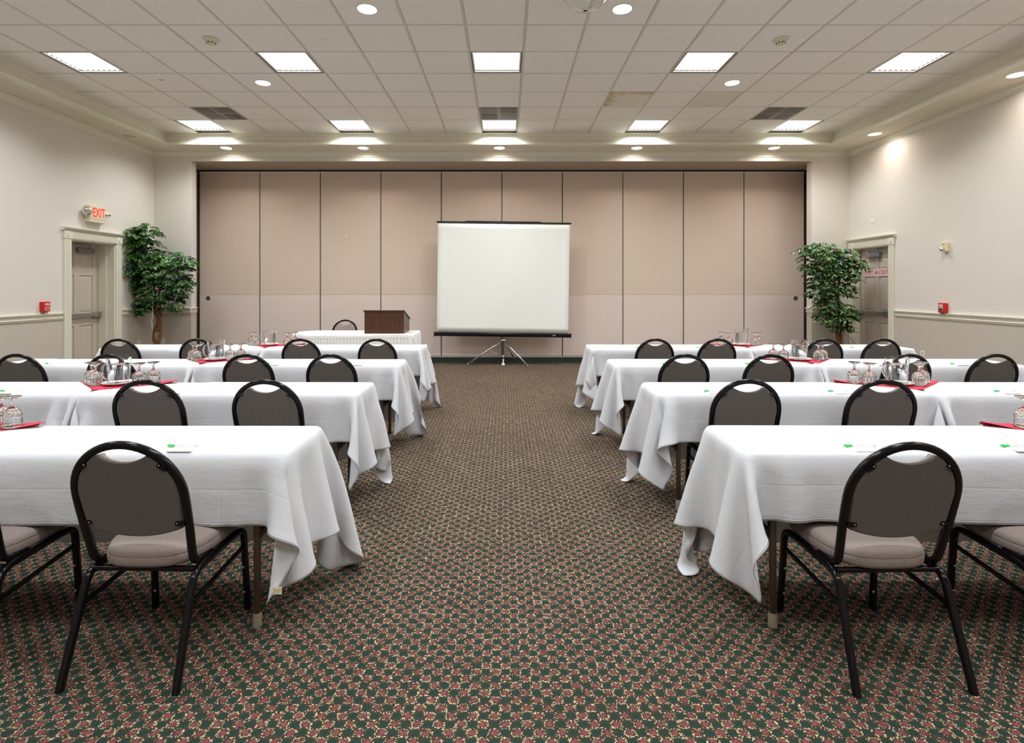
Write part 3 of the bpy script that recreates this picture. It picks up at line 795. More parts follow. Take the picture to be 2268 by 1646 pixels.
# ------------------------------------------------------------------ cloth drape solver
def drape(V, L, W, TZ, drop_f, drop_b, drop_e, drop_s, h=0.025, steps=520, seed=3):
    """V cloths at once over a table x 0..L (x=L free end, x=0 abuts a neighbour), y 0..W, top TZ"""
    rng = np.random.RandomState(seed)
    nu = int(round((L+drop_e+drop_s)/h))+1; nv = int(round((W+drop_f+drop_b)/h))+1
    u = -drop_s + np.arange(nu)*h; v = -drop_f + np.arange(nv)*h
    U, Vv = np.meshgrid(u, v, indexing='ij')
    P = np.zeros((V,nu,nv,3))
    for k in range(V):
        du, dv = rng.uniform(-.014,.014), rng.uniform(-.012,.012); rot = rng.uniform(-.008,.008)
        X = U+du - rot*(Vv-W/2); Y = Vv+dv + rot*(U-L/2)
        P[k,...,0]=X; P[k,...,1]=Y
    P[...,2] = TZ
    # overhang amounts, start already swung down part of the way
    ax = np.maximum(P[...,0]-L,0); sx = np.maximum(-P[...,0],0)
    fy = np.maximum(-P[...,1],0); by = np.maximum(P[...,1]-W,0)
    c, s_ = np.cos(1.25), np.sin(1.25)
    P[...,0] = np.where(ax>0, L+ax*c, P[...,0]); P[...,2] -= ax*s_
    P[...,0] = np.where(sx>0, -.008, P[...,0]); P[...,2] -= sx
    P[...,1] = np.where(fy>0, -fy*c, P[...,1]); P[...,2] -= fy*s_*(sx==0)
    P[...,1] = np.where(by>0, W+by*c, P[...,1]); P[...,2] -= by*s_*(sx==0)
    pin = (ax==0)&(sx==0)&(fy==0)&(by==0)
    pz = pin[...,None]
    P += rng.normal(0,.0015,P.shape)*(~pz)
    # slow random bulges
    for k in range(V):
        for _ in range(6):
            a,b,f = rng.uniform(2,7),rng.uniform(2,7),rng.uniform(0,6.28)
            P[k,...,0] += .004*np.sin(a*Vv+b*U+f)*(~pin[k]); P[k,...,1] += .004*np.sin(b*U-a*Vv+f)*(~pin[k])
    P0 = P.copy(); vel = np.zeros_like(P); w = np.where(pin,0.,1.)[...,None]
    dt = 1/220.
    cons=[]
    def add(di,dj,rest,k,only=None):
        i0=slice(0,nu-di); 
        for par in range(2 if True else 1):
            cons.append((di,dj,rest,k,par))
    d2=np.sqrt(2)*h
    for c_ in [(1,0,h,1.,),(0,1,h,1.),(1,1,d2,.35),(1,-1,d2,.35),(2,0,2*h,.06),(0,2,2*h,.06),(4,0,4*h,.016),(0,4,4*h,.016)]:
        add(*c_)
    def solve(P):
        for di,dj,rest,k,par in cons:
            # parity colouring along the dominant axis
            if di>0:
                idx=np.arange(nu-di); idx=idx[(idx//di)%2==par]
                if dj>=0: ja,jb=slice(0,nv-dj),slice(dj,nv)
                else: ja,jb=slice(-dj,nv),slice(0,nv+dj)
                A=P[:,idx,ja]; B=P[:,idx+di,jb]; wa=w[:,idx,ja]; wb=w[:,idx+di,jb]
            else:
                idx=np.arange(nv-dj); idx=idx[(idx//dj)%2==par]
                A=P[:,:,idx]; B=P[:,:,idx+dj]; wa=w[:,:,idx]; wb=w[:,:,idx+dj]
            D=B-A; l=np.sqrt((D*D).sum(-1,keepdims=True))+1e-9
            e=(l-rest)/l*k/np.maximum(wa+wb,1e-6)
            D*=e
            if di>0:
                P[:,idx,ja]=A+wa*D; P[:,idx+di,jb]=B-wb*D
            else:
                P[:,:,idx]=A+wa*D; P[:,:,idx+dj]=B-wb*D
    R=.004
    for st in range(steps):
        damp=.99 if st<steps*.7 else .955
        vel*=damp; vel[...,2]-=9.8*dt*w[...,0]
        prev=P.copy(); P=P+vel*dt*w
        solve(P)
        if st>steps*.5: solve(P)
        # collisions: table body, seam plane, floor
        x,y,z=P[...,0],P[...,1],P[...,2]
        ins=(x>-R)&(x<L+R)&(y>-R)&(y<W+R)&(z<TZ)&(~pin)
        d=np.stack([L+R-x, y+R, W+R-y, x+R],-1)
        m=d.argmin(-1)
        P[...,0]=np.where(ins&(m==0),L+R,np.where(ins&(m==3),-R,P[...,0]))
        P[...,1]=np.where(ins&(m==1),-R,np.where(ins&(m==2),W+R,P[...,1]))
        P[...,0]=np.maximum(P[...,0],np.where(pin,P[...,0],-.013))
        P[...,2]=np.maximum(P[...,2],.006)
        P=np.where(pz,P0,P)
        fl=(P[...,2:3]<.0065)
        vel=(P-prev)/dt; vel=np.where(fl,vel*.7,vel)
        sp=np.sqrt((vel**2).sum(-1,keepdims=True)); vel*=np.minimum(1,3./np.maximum(sp,1e-6))
    # light smoothing of the hanging part
    for _ in range(2):
        Q=P.copy(); Q[:,1:-1,1:-1]=(P[:,:-2,1:-1]+P[:,2:,1:-1]+P[:,1:-1,:-2]+P[:,1:-1,2:])/4
        P=np.where(pz,P,P*.5+Q*.5)
    return P,(U-u[0])/(u[-1]-u[0]),(Vv-v[0])/(v[-1]-v[0]),pin
# ------------------------------------------------------------------ folding tables and linen
TZ, TL, TD = .762, 1.80, .46
ROWS = [2.20, 3.41, 4.67, 5.965]
RN = ['front row', 'second row', 'third row', 'far row']
LS = -2.745; RS = 2.785
LOFF = [.03, -.02, -.01, -.02]; ROFF = [.01, .0, -.008, -.008]
def make_table():
    t = empty('folding_table', (0, 0, 0))     # x 0..TL, y 0..TD
    part('table_top', MB().prism([(TL/2+(TL/2-.065)*a+.037*math.cos(w), TD/2+(TD/2-.063)*b+.037*math.sin(w)) for a, b, w0 in ((1, 1, 0), (-1, 1, 90), (-1, -1, 180), (1, -1, 270)) for w in [math.radians(w0+k*15) for k in range(7)]], TZ-.034, TZ-.010), M['plywood'], t)
    part('apron', MB().box(.05, TL-.05, .045, .06, TZ-.06, TZ-.034).box(.05, TL-.05, TD-.06, TD-.045, TZ-.06, TZ-.034), M['tableleg'], t)
    for x, d in ((.16, 1), (TL-.16, -1)):
        for y in (.075, TD-.075):
            l = part('leg', MB().tube([(x, y, .055), (x, y, TZ-.035)], .0145, 12), M['tableleg'], t)
            b = MB(); b.lathe([(.001, 0), (.019, 0), (.0185, .05), (.016, .058), (.001, .058)], 14, c=(x, y, .0)); part('foot_cap', b, M['footcap'], l, True, 40)
            part('hinge_plate', MB().box(x-.012, x+.012, y+(.014 if y < .2 else -.020), y+(.020 if y < .2 else -.014), .37, .44), M['black_matte'], l)
        part('crossbar', MB().box(x-.010, x+.010, .075, TD-.075, .372, .396), M['tableleg'], t)
        part('crossbar', MB().box(x-.010, x+.010, .075, TD-.075, TZ-.075, TZ-.05), M['tableleg'], t)
        part('brace', MB().tube([(x, TD/2, .39), (x+d*.36, TD/2, TZ-.04)], .009, 8), M['tableleg'], t)
    return t
tb = None
def cloth_table(X0, flip, y, lab):
    global tb
    if tb is None: tb = make_table(); o = tb
    else: o = copy_tree(tb)
    o.location = (X0, y, 0); tag(o, lab, 'table', 'seminar tables under white cloths'); return o
P, UU, VV, PIN = drape(8, TL, TD, TZ, .285, .548, .45, .42)
nu, nv = P.shape[1:3]
idx = np.arange(nu*nv).reshape(nu, nv)
quads = np.stack([idx[:-1, :-1], idx[1:, :-1], idx[1:, 1:], idx[:-1, 1:]], -1).reshape(-1, 4)
def cloth_obj(k, X0, y, mirror, lab, sub):
    Q = P[k].copy()
    if mirror: Q[..., 0] *= -1
    q = quads[:, ::-1] if mirror else quads
    me = bpy.data.meshes.new('tablecloth'); me.from_pydata(Q.reshape(-1, 3).tolist(), [], q.tolist())
    uvl = me.uv_layers.new(name='uv'); li = np.zeros(len(me.loops), 'i'); me.loops.foreach_get('vertex_index', li)
    uv = np.stack([(UU*CLOTH_LU).reshape(-1)[li], (VV*CLOTH_LV).reshape(-1)[li]], -1)
    uvl.data.foreach_set('uv', uv.reshape(-1).astype('f'))
    me.polygons.foreach_set('use_smooth', [True]*len(me.polygons)); me.materials.append(M['cloth'])
    o = link('tablecloth', me, None, (X0, y, 0))
    if sub:
        m = o.modifiers.new('s', 'SUBSURF'); m.levels = 1; m.render_levels = 1
    m = o.modifiers.new('t', 'SOLIDIFY'); m.thickness = .0014; m.offset = 1
    tag(o, lab, 'tablecloth', 'white tablecloths on the seminar tables'); return o
OX = ['beside the aisle', 'out by the wall']
for r, y in enumerate(ROWS):
    for side in (0, 1):
        sn = ('left', 'right')[side]; seam = (LS+LOFF[r]) if side == 0 else (RS+ROFF[r])
        for pos in (0, 1):      # 0 aisle table, 1 outer table
            # direction from the seam: left aisle table runs to +x, right aisle table to -x
            d = (1 if side == 0 else -1)*(1 if pos == 0 else -1)
            X0 = seam + d*.013
            lab = 'folding table with bronze tube legs, %s, %s side, %s' % (RN[r], sn, OX[pos])
            cloth_table(X0 if d > 0 else X0-TL, False, y, lab)
            k = (r*2+side) if pos == 0 else (r*2+side+3) % 8
            lab = 'white cloth on the %s-side %s table %s' % (sn, RN[r], OX[pos])
            co = cloth_obj(k, X0, y, d < 0, lab, pos == 0 and r < 3)
            if r == 0 and side == 0 and pos == 0:
                # care tag on the hem by the free front corner
                a = Vector(P[0, nu-1, 0]); b_ = Vector(P[0, nu-1, 2]); h0 = Vector(P[0, nu-5, 0])
                c0 = (h0.x, h0.y-.003, h0.z)
                tb_ = MB().box(-.018, .018, -.0006, .0006, -.022, .008)
                tg = part('care_tag', tb_, M['beige_plastic'], co, loc=c0)
                part('tag_print', MB().box(-.013, .013, -.0012, -.0006, -.004, -.001).box(-.011, .011, -.0012, -.0006, -.010, -.008).box(-.013, -.011, -.0012, -.0006, -.008, -.001).box(.011, .013, -.0012, -.0006, -.008, -.001), M['trimline'], tg)

# ------------------------------------------------------------------ chairs
def make_chair():
    t = empty('banquet_chair', (0, 0, 0))
    tp = rr(.029, .023, .008)
    # back frame: one bent tube, leaning back
    def bk(x, s): # s = height; lean
        return (x, .125-.125*(s-.40)/(.884-.40), s)
    hw = .2035; pts = []
    lo = [(-.188, .235, .388), (-.190, .128, .388), bk(-.197, .50)]
    f = fillet(lo, .055, 7)[:-1]
    pts += f
    for s_, x in ((.47, -.1945), (.56, -.2005), (.64, -.2035)): pts.append(bk(x, s_))
    n = 26
    for k in range(n+1):
        a = PI-PI*k/n; pts.append(bk(hw*math.cos(a)*1.0, .682+.199*math.sin(a)**.97 if math.sin(a) > 0 else .682))
    for s_, x in ((.64, .2035), (.56, .2005), (.47, .1945)): pts.append(bk(x, s_))
    pts += [Vector((-p.x, p.y, p.z)) for p in f[::-1]]
    clean = [Vector(pts[0])]
    for p in pts[1:]:
        if (Vector(p)-clean[-1]).length > .004: clean.append(Vector(p))
    # side vector is the frame's facing normal -> tube stays square to the back
    b = MB(); rs = []; m_ = len(clean)
    for i, p in enumerate(clean):
        tg = (clean[min(i+1, m_-1)]-clean[max(i-1, 0)]).normalized()
        inward = Vector((-1 if p.x > 0 else 1, 0, 0)) if abs(p.x) > .15 and p.z < .68 else (Vector((0, bk(0, .68)[1], .682))-Vector((p.x, p.y*0+bk(0, .68)[1], p.z)))
        inward = Vector((inward.x, 0, inward.z)); inward = (inward-tg*inward.dot(tg))
        inward = inward.normalized(); out = tg.cross(inward).normalized()
        rs.append([p+inward*x+out*y for x, y in tp])
    b.smooth = True; b.rings(rs, True, True)
    part('back_frame', b, M['black_gloss'], t, True, 50)
    # legs and seat rails
    for s in (-1, 1):
        x = s*.212; xt = s*.203
        rear = fillet([(x, -.012, .0), (xt, .108, .372), (xt, .30, .380)], .05, 7)
        rear = rear[:-1]+[Vector((xt, .175, .3745))]
        lg = part('leg', MB().sweep(rear, rr(.025, .027, .008), up=(1, 0, 0)), M['black_gloss'], t, True, 50)
        front = fillet([(x, .492, .0), (xt, .468, .375), (xt, .30, .380)], .05, 7); front = front[:-1]+[Vector((xt, .39, .3775))]
        lf = part('leg', MB().sweep(front, rr(.025, .027, .008), up=(1, 0, 0)), M['black_gloss'], t, True, 50)
        for z in (.085, .20):
            q = MB(); q.lathe([(.0065, 0), (.005, .002), (.001, .003)], 10, axis='-Y'); q.v = [(v[0]+xt, .4925-.024*z/.375-.013+v[1], v[2]+z) for v in q.v]
            part('rivet', q, M['alu'], lf, True)
        part('seat_rail', MB().sweep([(xt, .17, .3745), (xt, .395, .3777)], rr(.025, .027, .008), up=(1, 0, 0)), M['black_gloss'], t, True, 50)
        part('side_brace', MB().sweep([(xt, .072, .262), (xt, .478, .292)], rr(.013, .018, .004), up=(1, 0, 0)), M['black_gloss'], t, True, 50)
    part('crossbar', MB().sweep([(-.20, .125, .374), (.20, .125, .374)], rr(.02, .018, .004), up=(0, 1, 0)), M['black_gloss'], t, True, 50)
    part('crossbar', MB().sweep([(-.20, .40, .372), (.20, .40, .372)], rr(.02, .018, .004), up=(0, 1, 0)), M['black_gloss'], t, True, 50)
    # seat pad
    n = 56
    def so(k, sc_=1.0):
        a = 2*PI*k/n; c, s_ = math.cos(a), math.sin(a); e = .62
        w = .203 + (.010 if s_ > 0 else -.004)*abs(s_)
        X = w*math.copysign(abs(c)**e, c); Y = .315+.225*math.copysign(abs(s_)**(e if s_ > 0 else .78), s_)
        return X*sc_, .315+(Y-.315)*sc_
    b = MB(); rs = []
    for sc_, z in ((.90, .389), (.975, .391), (1.0, .402), (1.0, .425), (.992, .4275), (.985, .4285), (.992, .4298), (.992, .434), (.97, .446), (.92, .4545), (.8, .461), (.55, .465), (.25, .466)):
        rs.append([(so(k, sc_)[0], so(k, sc_)[1], z) for k in range(n)])
    b.rings(rs); part('seat', b, M['seatfab'], t, True)
    # back pad: flat rear board, padded front
    top = .842; bot = .512
    def hwid(s):     # inner half width of the frame at height s
        if s > .682: return .188*math.sqrt(max(0, 1-((s-.682)/.184)**2))
        return .188-.012*max(0, (.682-s)/.2)
    ol = []
    N = 22
    for k in range(N+1):                       # bottom arc left->right
        u = -1+2*k/N; ol.append((u*.176, .548-.036*(1-u*u)))
    for k in range(1, 22):                     # right side up
        s_ = .552+(top-.552)*k/22; ol.append((min(hwid(s_), .188), s_))
    cw = hwid(top)
    for k in range(N+1):                       # scooped top right->left
        u = 1-2*k/N; ol.append((u*cw, top-.029*(1-u*u)**1.0 if abs(u) < 1 else top))
    for k in range(21, 0, -1):
        s_ = .552+(top-.552)*k/22; ol.append((-min(hwid(s_), .188), s_))
    cz = .68
    def ring(off, depth):
        out = []
        L_ = len(ol)
        for i, (x, s_) in enumerate(ol):
            x1, s1 = ol[(i+1) % L_]; x0, s0 = ol[i-1]
            tx, ts = x1-x0, s1-s0; l = math.hypot(tx, ts) or 1; nx, ns = ts/l, -tx/l
            off_ = off*min(1, .12+.22*min(abs(i-q) for q in (43, 44, 66)) )
            px_, ps = x-nx*off_, s_-ns*off_
            p = Vector(bk(px_, ps)); out.append((p.x, p.y+depth+.0, p.z))
        return out
    b = MB(); b.rings([ring(.008, -.012), ring(.003, -.012), ring(0, -.008), ring(0, .000)]); part('back_board', b, M['backfab'], t, True, 60)
    b = MB(); b.rings([ring(.001, .0005), ring(0, .006), ring(.004, .018), ring(.012, .027), ring(.022, .032), ring(.032, .0335)])
    part('backrest', b, M['seatfab'], t, True, 60)
    for s in (-1, 1):
        for (z, x, rot) in ((.800, .148, -28), (.572, .178, 0)):
            p = Vector(bk(s*x, z))
            R = Matrix.Translation((p.x, p.y-.0145, p.z)) @ Matrix.Rotation(math.radians(s*(-rot)), 4, 'Y')
            bb = MB(); poly = [(-.016, -.009), (.012, -.009)]+[(.012+.009*math.sin(a), -.009*math.cos(a)) for a in (PI/4, PI/2, 3*PI/4)]+[(.012, .009), (-.016, .009)]
            poly = [(-s*u-s*.0, v) for u, v in poly]
            R2 = R @ Matrix(((1, 0, 0, 0), (0, 0, 1, 0), (0, 1, 0, 0), (0, 0, 0, 1)))
            bb.prism(poly, -.002, .002, R2)
            br_ = part('bracket', bb, M['black_gloss'], t)
            q = MB(); q.lathe([(.0035, .002), (.0025, .004), (.001, .0045)], 8, c=(-s*.012, 0, 0), axis='-Y'); q.v = [tuple(R @ Vector(v)) for v in q.v]
            part('screw', q, M['alu'], br_, True)
    return t
ch = None
side_n = {-1: 'left', 1: 'right'}
def place_chair(x, y, rz, lab):
    global ch
    if ch is None: ch = make_chair(); o = ch
    else: o = copy_tree(ch)
    o.location = (x, y, 0); o.rotation_euler.z = rz; tag(o, lab, 'chair', 'black-framed banquet chairs'); return o
A = 'black-framed taupe banquet chair, '
place_chair(-1.385, 1.91, math.radians(-1.5), A+'nearest to the camera left of the aisle')
place_chair(-2.12, 1.91, math.radians(2), A+'cut by the left picture edge, only its seat showing')
place_chair(1.455, 1.90, math.radians(1.5), A+'nearest to the camera right of the aisle')
place_chair(2.20, 1.91, math.radians(-2), A+'cut by the right picture edge, only its seat showing')
cl = [('second row', 3.20, [(-1.452, 'aisle seat on the left'), (-2.17, 'next to the aisle seat on the left'), (1.47, 'aisle seat on the right'), (2.285, 'next to the aisle seat on the right')]),
      ('third row', 4.44, [(-1.465, 'aisle seat on the left'), (-2.165, 'next to the aisle seat on the left'), (-3.315, 'third from the aisle on the left'), (-4.10, 'leftmost seat'),
                           (1.50, 'aisle seat on the right'), (2.21, 'next to the aisle seat on the right'), (3.385, 'third from the aisle on the right'), (4.105, 'rightmost seat')]),
      ('far row', 5.78, [(-1.405, 'aisle seat on the left'), (-2.24, 'next to the aisle seat on the left'), (-3.365, 'third from the aisle on the left'), (-4.21, 'leftmost seat'),
                         (1.635, 'aisle seat on the right'), (2.315, 'next to the aisle seat on the right'), (3.48, 'third from the aisle on the right'), (4.11, 'rightmost seat')])]
for rn, y, L_ in cl:
    for x, d in L_: place_chair(x, y+random.uniform(-.012, .012), math.radians(random.uniform(-2, 2)), A+rn+', '+d)
place_chair(-2.79, 9.26, PI+math.radians(3), A+'facing the room behind the skirted speaker table')

# ------------------------------------------------------------------ table settings
SZ = TZ+.0016
def make_goblet():
    t = empty('goblet', (0, 0, 0)); b = MB()
    outer = [(.0395, 0), (.0412, .012), (.0425, .03), (.0432, .048), (.0422, .064), (.037, .078), (.026, .088), (.012, .096), (.0072, .101), (.0062, .112), (.0062, .122), (.009, .130), (.016, .137), (.028, .1435), (.0385, .148), (.0385, .1505), (.001, .1485)]
    inner = [(.001, .084), (.018, .080), (.030, .070), (.0378, .058), (.0398, .046), (.0396, .03), (.0388, .012), (.0378, 0)]
    def mod(a, i): return 1-(.075*(.5+.5*math.cos(14*a))**2 if 2 <= i <= 7 else 0)
    b.lathe(outer[::-1]+[], 56, cap0=True, cap1=False, mod=lambda a, i: mod(a, len(outer)-1-i))
    n0 = len(b.v); b.lathe(inner, 56, cap0=True, cap1=False)
    b.lathe([(.0395, 0), (.0378, 0)], 56, cap0=False, cap1=False)
    # weld rims
    me = b.mesh('goblet', M['glass'], True, 50)
    bm = bmesh.new(); bm.from_mesh(me); bmesh.ops.remove_doubles(bm, verts=bm.verts, dist=.00005); bmesh.ops.recalc_face_normals(bm, faces=bm.faces); bm.to_mesh(me); bm.free()
    bpy.data.objects.remove(t); return link('goblet', me)
def make_pitcher():
    """handle towards -x, spout towards +x"""
    t = empty('water_pitcher', (0, 0, 0)); n = 64
    def rim(a):   # a = 0 at the spout
        a = (a+PI) % (2*PI)-PI
        z = .172+.0*abs(a)
        z += .024*math.exp(-((abs(a)-1.25)/.62)**2)          # raised ice shield either side
        z += .014*math.exp(-(a/.3)**2)
        return z
    levels = [0, .004, .01, .03, .06, .09, .12, .145, .9, .97, 1.0]
    def rad(z): return .0635+.0095*z/.17
    def ring(k, wall, inner=False):
        out = []
        for j in range(n):
            a = 2*PI*j/n; top = rim(a)
            z = levels[k] if levels[k] < .5 else .145+(top-.145)*{.9: .4, .97: .8, 1.0: 1.0}[levels[k]]
            if inner and k == 0: z = .006
            r = rad(z)*(.94 if k == 0 else 1)-wall
            if not inner and .02 < z < .142: r -= .0026*(.5+.5*math.cos(26*a))**2
            if inner and .02 < z < .142: r -= .0
            if z > .15: r += .008*math.exp(-(((a+PI) % (2*PI)-PI)/.22)**2)*(z-.15)/.05
            out.append((r*math.cos(a), r*math.sin(a), z))
        return out
    rs = [ring(k, 0) for k in range(len(levels))]+[ring(k, .0045, True) for k in range(len(levels)-1, 1, -1)]
    last = [(x*.95, y*.95, .008) for x, y, z in ring(2, .0045, True)]
    rs.append(last)
    b = MB(); b.rings(rs, True, True); part('jug', b, M['plastic_clear'], t, True, 40)
    pts = fillet([(-.067, 0, .138), (-.092, 0, .136), (-.104, 0, .100), (-.100, 0, .050), (-.060, 0, .018)], .035, 5)
    b = MB(); b.sweep(pts, rr(.022, .009, .004), up=(0, 1, 0)); part('handle', b, M['plastic_clear'], t, True, 60)
    b = MB(); rs = []
    for z in (.0095, .03, .06, .09, .12, .138): rs.append([((rad(z)-.0060)*math.cos(2*PI*j/n), (rad(z)-.0060)*math.sin(2*PI*j/n), z) for j in range(n)])
    b.rings(rs); part('water', b, M['water'], t, True, 40)
    return t
def make_saucer():
    b = MB(); b.lathe([(.001, 0), (.052, 0), (.056, .003), (.080, .010), (.1, .019), (.0985, .0205), (.078, .0135), (.058, .0075), (.052, .0065), (.001, .0065)], 48)
    return link('saucer', b.mesh('saucer', M['china'], True, 50))
proto = {}
def inst(key, fn, loc, rz=0):
    if key not in proto: proto[key] = fn(); o = proto[key]
    else: o = copy_tree(proto[key])
    o.location = loc; o.rotation_euler.z = rz; return o
def make_napkin(seamx, yb, side, seed, tips):
    """square napkin; tips = world xy of three corners A, B, C on the table; D falls over the back edge"""
    rng = random.Random(seed); n = 20
    Aa, Bb, Cc = [Vector((x, y)) for x, y in tips]
    Dd = Aa+Cc-Bb
    vs = []; 
    cg = 0
    for i in range(n+1):
        for j in range(n+1):
            u, v = i/n, j/n
            p = Bb*(1-u)*(1-v)+Aa*u*(1-v)+Cc*(1-u)*v+Dd*u*v
            z = SZ+.0014+.0009*math.sin(9*u+seed)*math.sin(7*v)
            e = p.y-yb
            y = p.y
            if e > -.01:
                f = e+.01; y = yb+.010+min(f*.12, .012); z = SZ+.002-max(0, f-.008)
            # curled corner C and slightly raised A
            dc = max(0, v-.80)*max(0, 1-u*2.2)
            z += 0.11*dc*(1 if e < -.01 else 0)
            du = math.hypot(1-u, v); z += (.012*max(0, 1-du/.18) if e < -.01 else 0)
            vs.append((p.x-dc*.25*(1 if side > 0 else -1), y, z))
    fs = [(i*(n+1)+j, (i+1)*(n+1)+j, (i+1)*(n+1)+j+1, i*(n+1)+j+1) for i in range(n) for j in range(n)]
    b = MB(); b.add(vs, fs); o = link('napkin', b.mesh('napkin', M['napkin'], True))
    m = o.modifiers.new('t', 'SOLIDIFY'); m.thickness = .0012; m.offset = 1
    return o
def gx(px, d): return (px-CX)*d/F
# per table pair: pitcher px, glasses px, napkin corners (px), which side the free corner C points
sets = [
 (1, 0, 263, [(202, 3.78), (211, 3.71), (308.4, 3.735), (339.6, 3.79)], [(-3.10, 3.875), (-2.74, 3.535), (-2.38, 3.80)]),
 (1, 1, 1986, [(1892.4, 3.80), (1925, 3.735), (2036, 3.70), (2043, 3.78)], [(3.13, 3.84), (2.78, 3.55), (2.38, 3.83)]),
 (2, 0, 478, [(427.5, 5.06), (435, 4.97), (509.6, 5.0), (533.4, 5.05)], [(-3.09, 5.13), (-2.77, 4.81), (-2.40, 5.07)]),
 (2, 1, 1771, [(1712.8, 5.06), (1735.3, 5.0), (1813, 4.98), (1822, 5.05)], [(3.13, 5.12), (2.83, 4.80), (2.43, 5.08)]),
 (3, 0, 598, [(558, 6.36), (566, 6.28), (636.3, 6.30), (653.6, 6.35)], [(-3.08, 6.42), (-2.78, 6.10), (-2.42, 6.38)]),
 (3, 1, 1641.7, [(1597, 6.36), (1614.2, 6.30), (1671, 6.28), (1679.7, 6.35)], [(3.12, 6.41), (2.81, 6.12), (2.43, 6.38)]),
 (0, 0, None, [(25.5, 2.585), (2, 2.62)], [(-3.04, 2.63), (-2.72, 2.33), (-2.30, 2.60)]),
 (0, 1, None, [(2270, 2.585)], [(3.10, 2.63), (2.79, 2.32), (2.385, 2.62)])]
gpos = ['outermost left', 'inner left', 'inner right', 'outermost right']
for r, side, pp, gl, tips in sets:
    sn = ('left', 'right')[side]; where = '%s-side %s' % (sn, RN[r]); yb = ROWS[r]+TD
    nap = make_napkin(0, yb, -1 if side == 0 else 1, r*2+side, tips)
    tag(nap, 'red cotton napkin laid diagonally over the table joint, '+where, 'napkin', 'red napkins under the glasses')
    if pp:
        y = yb-.135; x = gx(pp, y)
        o = inst('saucer', make_saucer, (x, y, SZ+.0040)); tag(o, 'white saucer under the water pitcher, '+where, 'saucer', 'white saucers')
        rz = {(1, 0): .25, (1, 1): PI-.6, (2, 0): .3, (2, 1): PI-.8, (3, 0): .2, (3, 1): PI-.9}[(r, side)]
        rz = rz if side == 0 else -1.25-.1*r
        o = inst('pitcher', make_pitcher, (x, y, SZ+.0108), rz); tag(o, 'clear fluted water pitcher two thirds full, '+where, 'pitcher', 'clear water pitchers')
    for i, (px, d) in enumerate(gl):
        o = inst('goblet', make_goblet, (gx(px, d), d, SZ+.0038), random.uniform(0, 3))
        nm = gpos[i] if pp else (['fully in view', 'cut by the picture edge'][i] if side == 0 else 'at right picture edge')
        tag(o, 'upturned clear goblet on red napkin, %s, %s' % (where, nm + (' of four' if pp else '')), 'glass', 'upturned goblets')
def make_pad():
    return link('notepad', MB().box(0, .102, 0, .140, 0, .0025).mesh('notepad', M['paper']))
def make_pen():
    t = empty('pen', (0, 0, 0)); r = .0046
    b = MB(); b.lathe([(.001, 0), (.0046, .002), (.0056, .004), (.0056, .032), (.005, .034), (.001, .034)], 14, axis='X'); part('cap', b, M['pengreen'], t, True, 40)
    part('clip', MB().box(.016, .034, -.0068, -.005, -.0012, .0012), M['pengreen'], t)
    b = MB(); b.lathe([(.0046, .033), (.0046, .128), (.0034, .133), (.0018, .142), (.001, .144)], 14, axis='X'); part('barrel', b, M['penwhite'], t, True, 40)
    b = MB(); b.lathe([(.0048, .126), (.0048, .1285)], 14, axis='X', cap0=False, cap1=False); part('band', b, M['inkgreen'], t, True)
    R = Matrix.Rotation(math.radians(55), 4, 'X')
    def on(x0, x1, z0, z1): return MB().box(x0, x1, z0, z1, .0044, .00485, R)
    part('emblem', on(.056, .0605, -.0014, .0014), M['inkgrey'], t); part('emblem', MB().prism([(.062, -.0016), (.0655, -.0012), (.067, .0018), (.0635, .0012)], .0044, .00485, R), M['inkgreen'], t)
    b = MB(); xx = .0685
    for k in range(9): b.box(xx, xx+.0018, -.0008, .0008+(.0007 if k % 3 == 0 else 0), .0044, .00482, R); xx += .0026
    part('print', b, M['inkgrey'], t)
    return t
pens = [(0, 371, 0, 0), (0, -74, 0, 0), (0, 1868.6, 0, 1), (0, 2216, 0, 1),
        (1, 0, 0, 0), (1, 366, 0, 0), (1, 611, 0, 0), (1, 1558.4, 0, 1), (1, 1833, 0, 1), (1, 2201, 0, 1),
        (2, 99.5, 0, 0), (2, 289, 0, 0), (2, 590, 0, 0), (2, 772, 0, 0), (2, 1465.4, 0, 1), (2, 1650, 0, 1), (2, 1933, 0, 1), (2, 2104.4, 0, 1),
        (3, 298, 0, 0), (3, 462, 0, 0), (3, 690, 0, 0), (3, 845, 0, 0), (3, 1408, 0, 1), (3, 1542, 0, 1), (3, 1768, 0, 1), (3, 1884, 0, 1)]
cnt = {}
for r, px, _, side in pens:
    yp = ROWS[r]+.075; x = gx(px, yp); cnt[(r, side)] = cnt.get((r, side), 0)+1
    tot = sum(1 for p in pens if p[0] == r and p[3] == side)
    ordn = ['first', 'second', 'third', 'fourth'][cnt[(r, side)]-1]+' from the left'
    where = '%s-side %s, %s' % (('left', 'right')[side], RN[r], ordn)
    padx = x+.034 if side == 0 else x+.016
    o = inst('pad', make_pad, (padx, ROWS[r]+.012, SZ)); tag(o, 'small white notepad under a pen, '+where, 'notepad', 'white notepads')
    o = inst('pen', make_pen, (x, yp, SZ+.0084), math.radians(random.uniform(-2, 1) if side == 0 else random.uniform(-3, 0))); tag(o, 'white pen with green cap lying across a notepad, '+where, 'pen', 'green-capped pens')

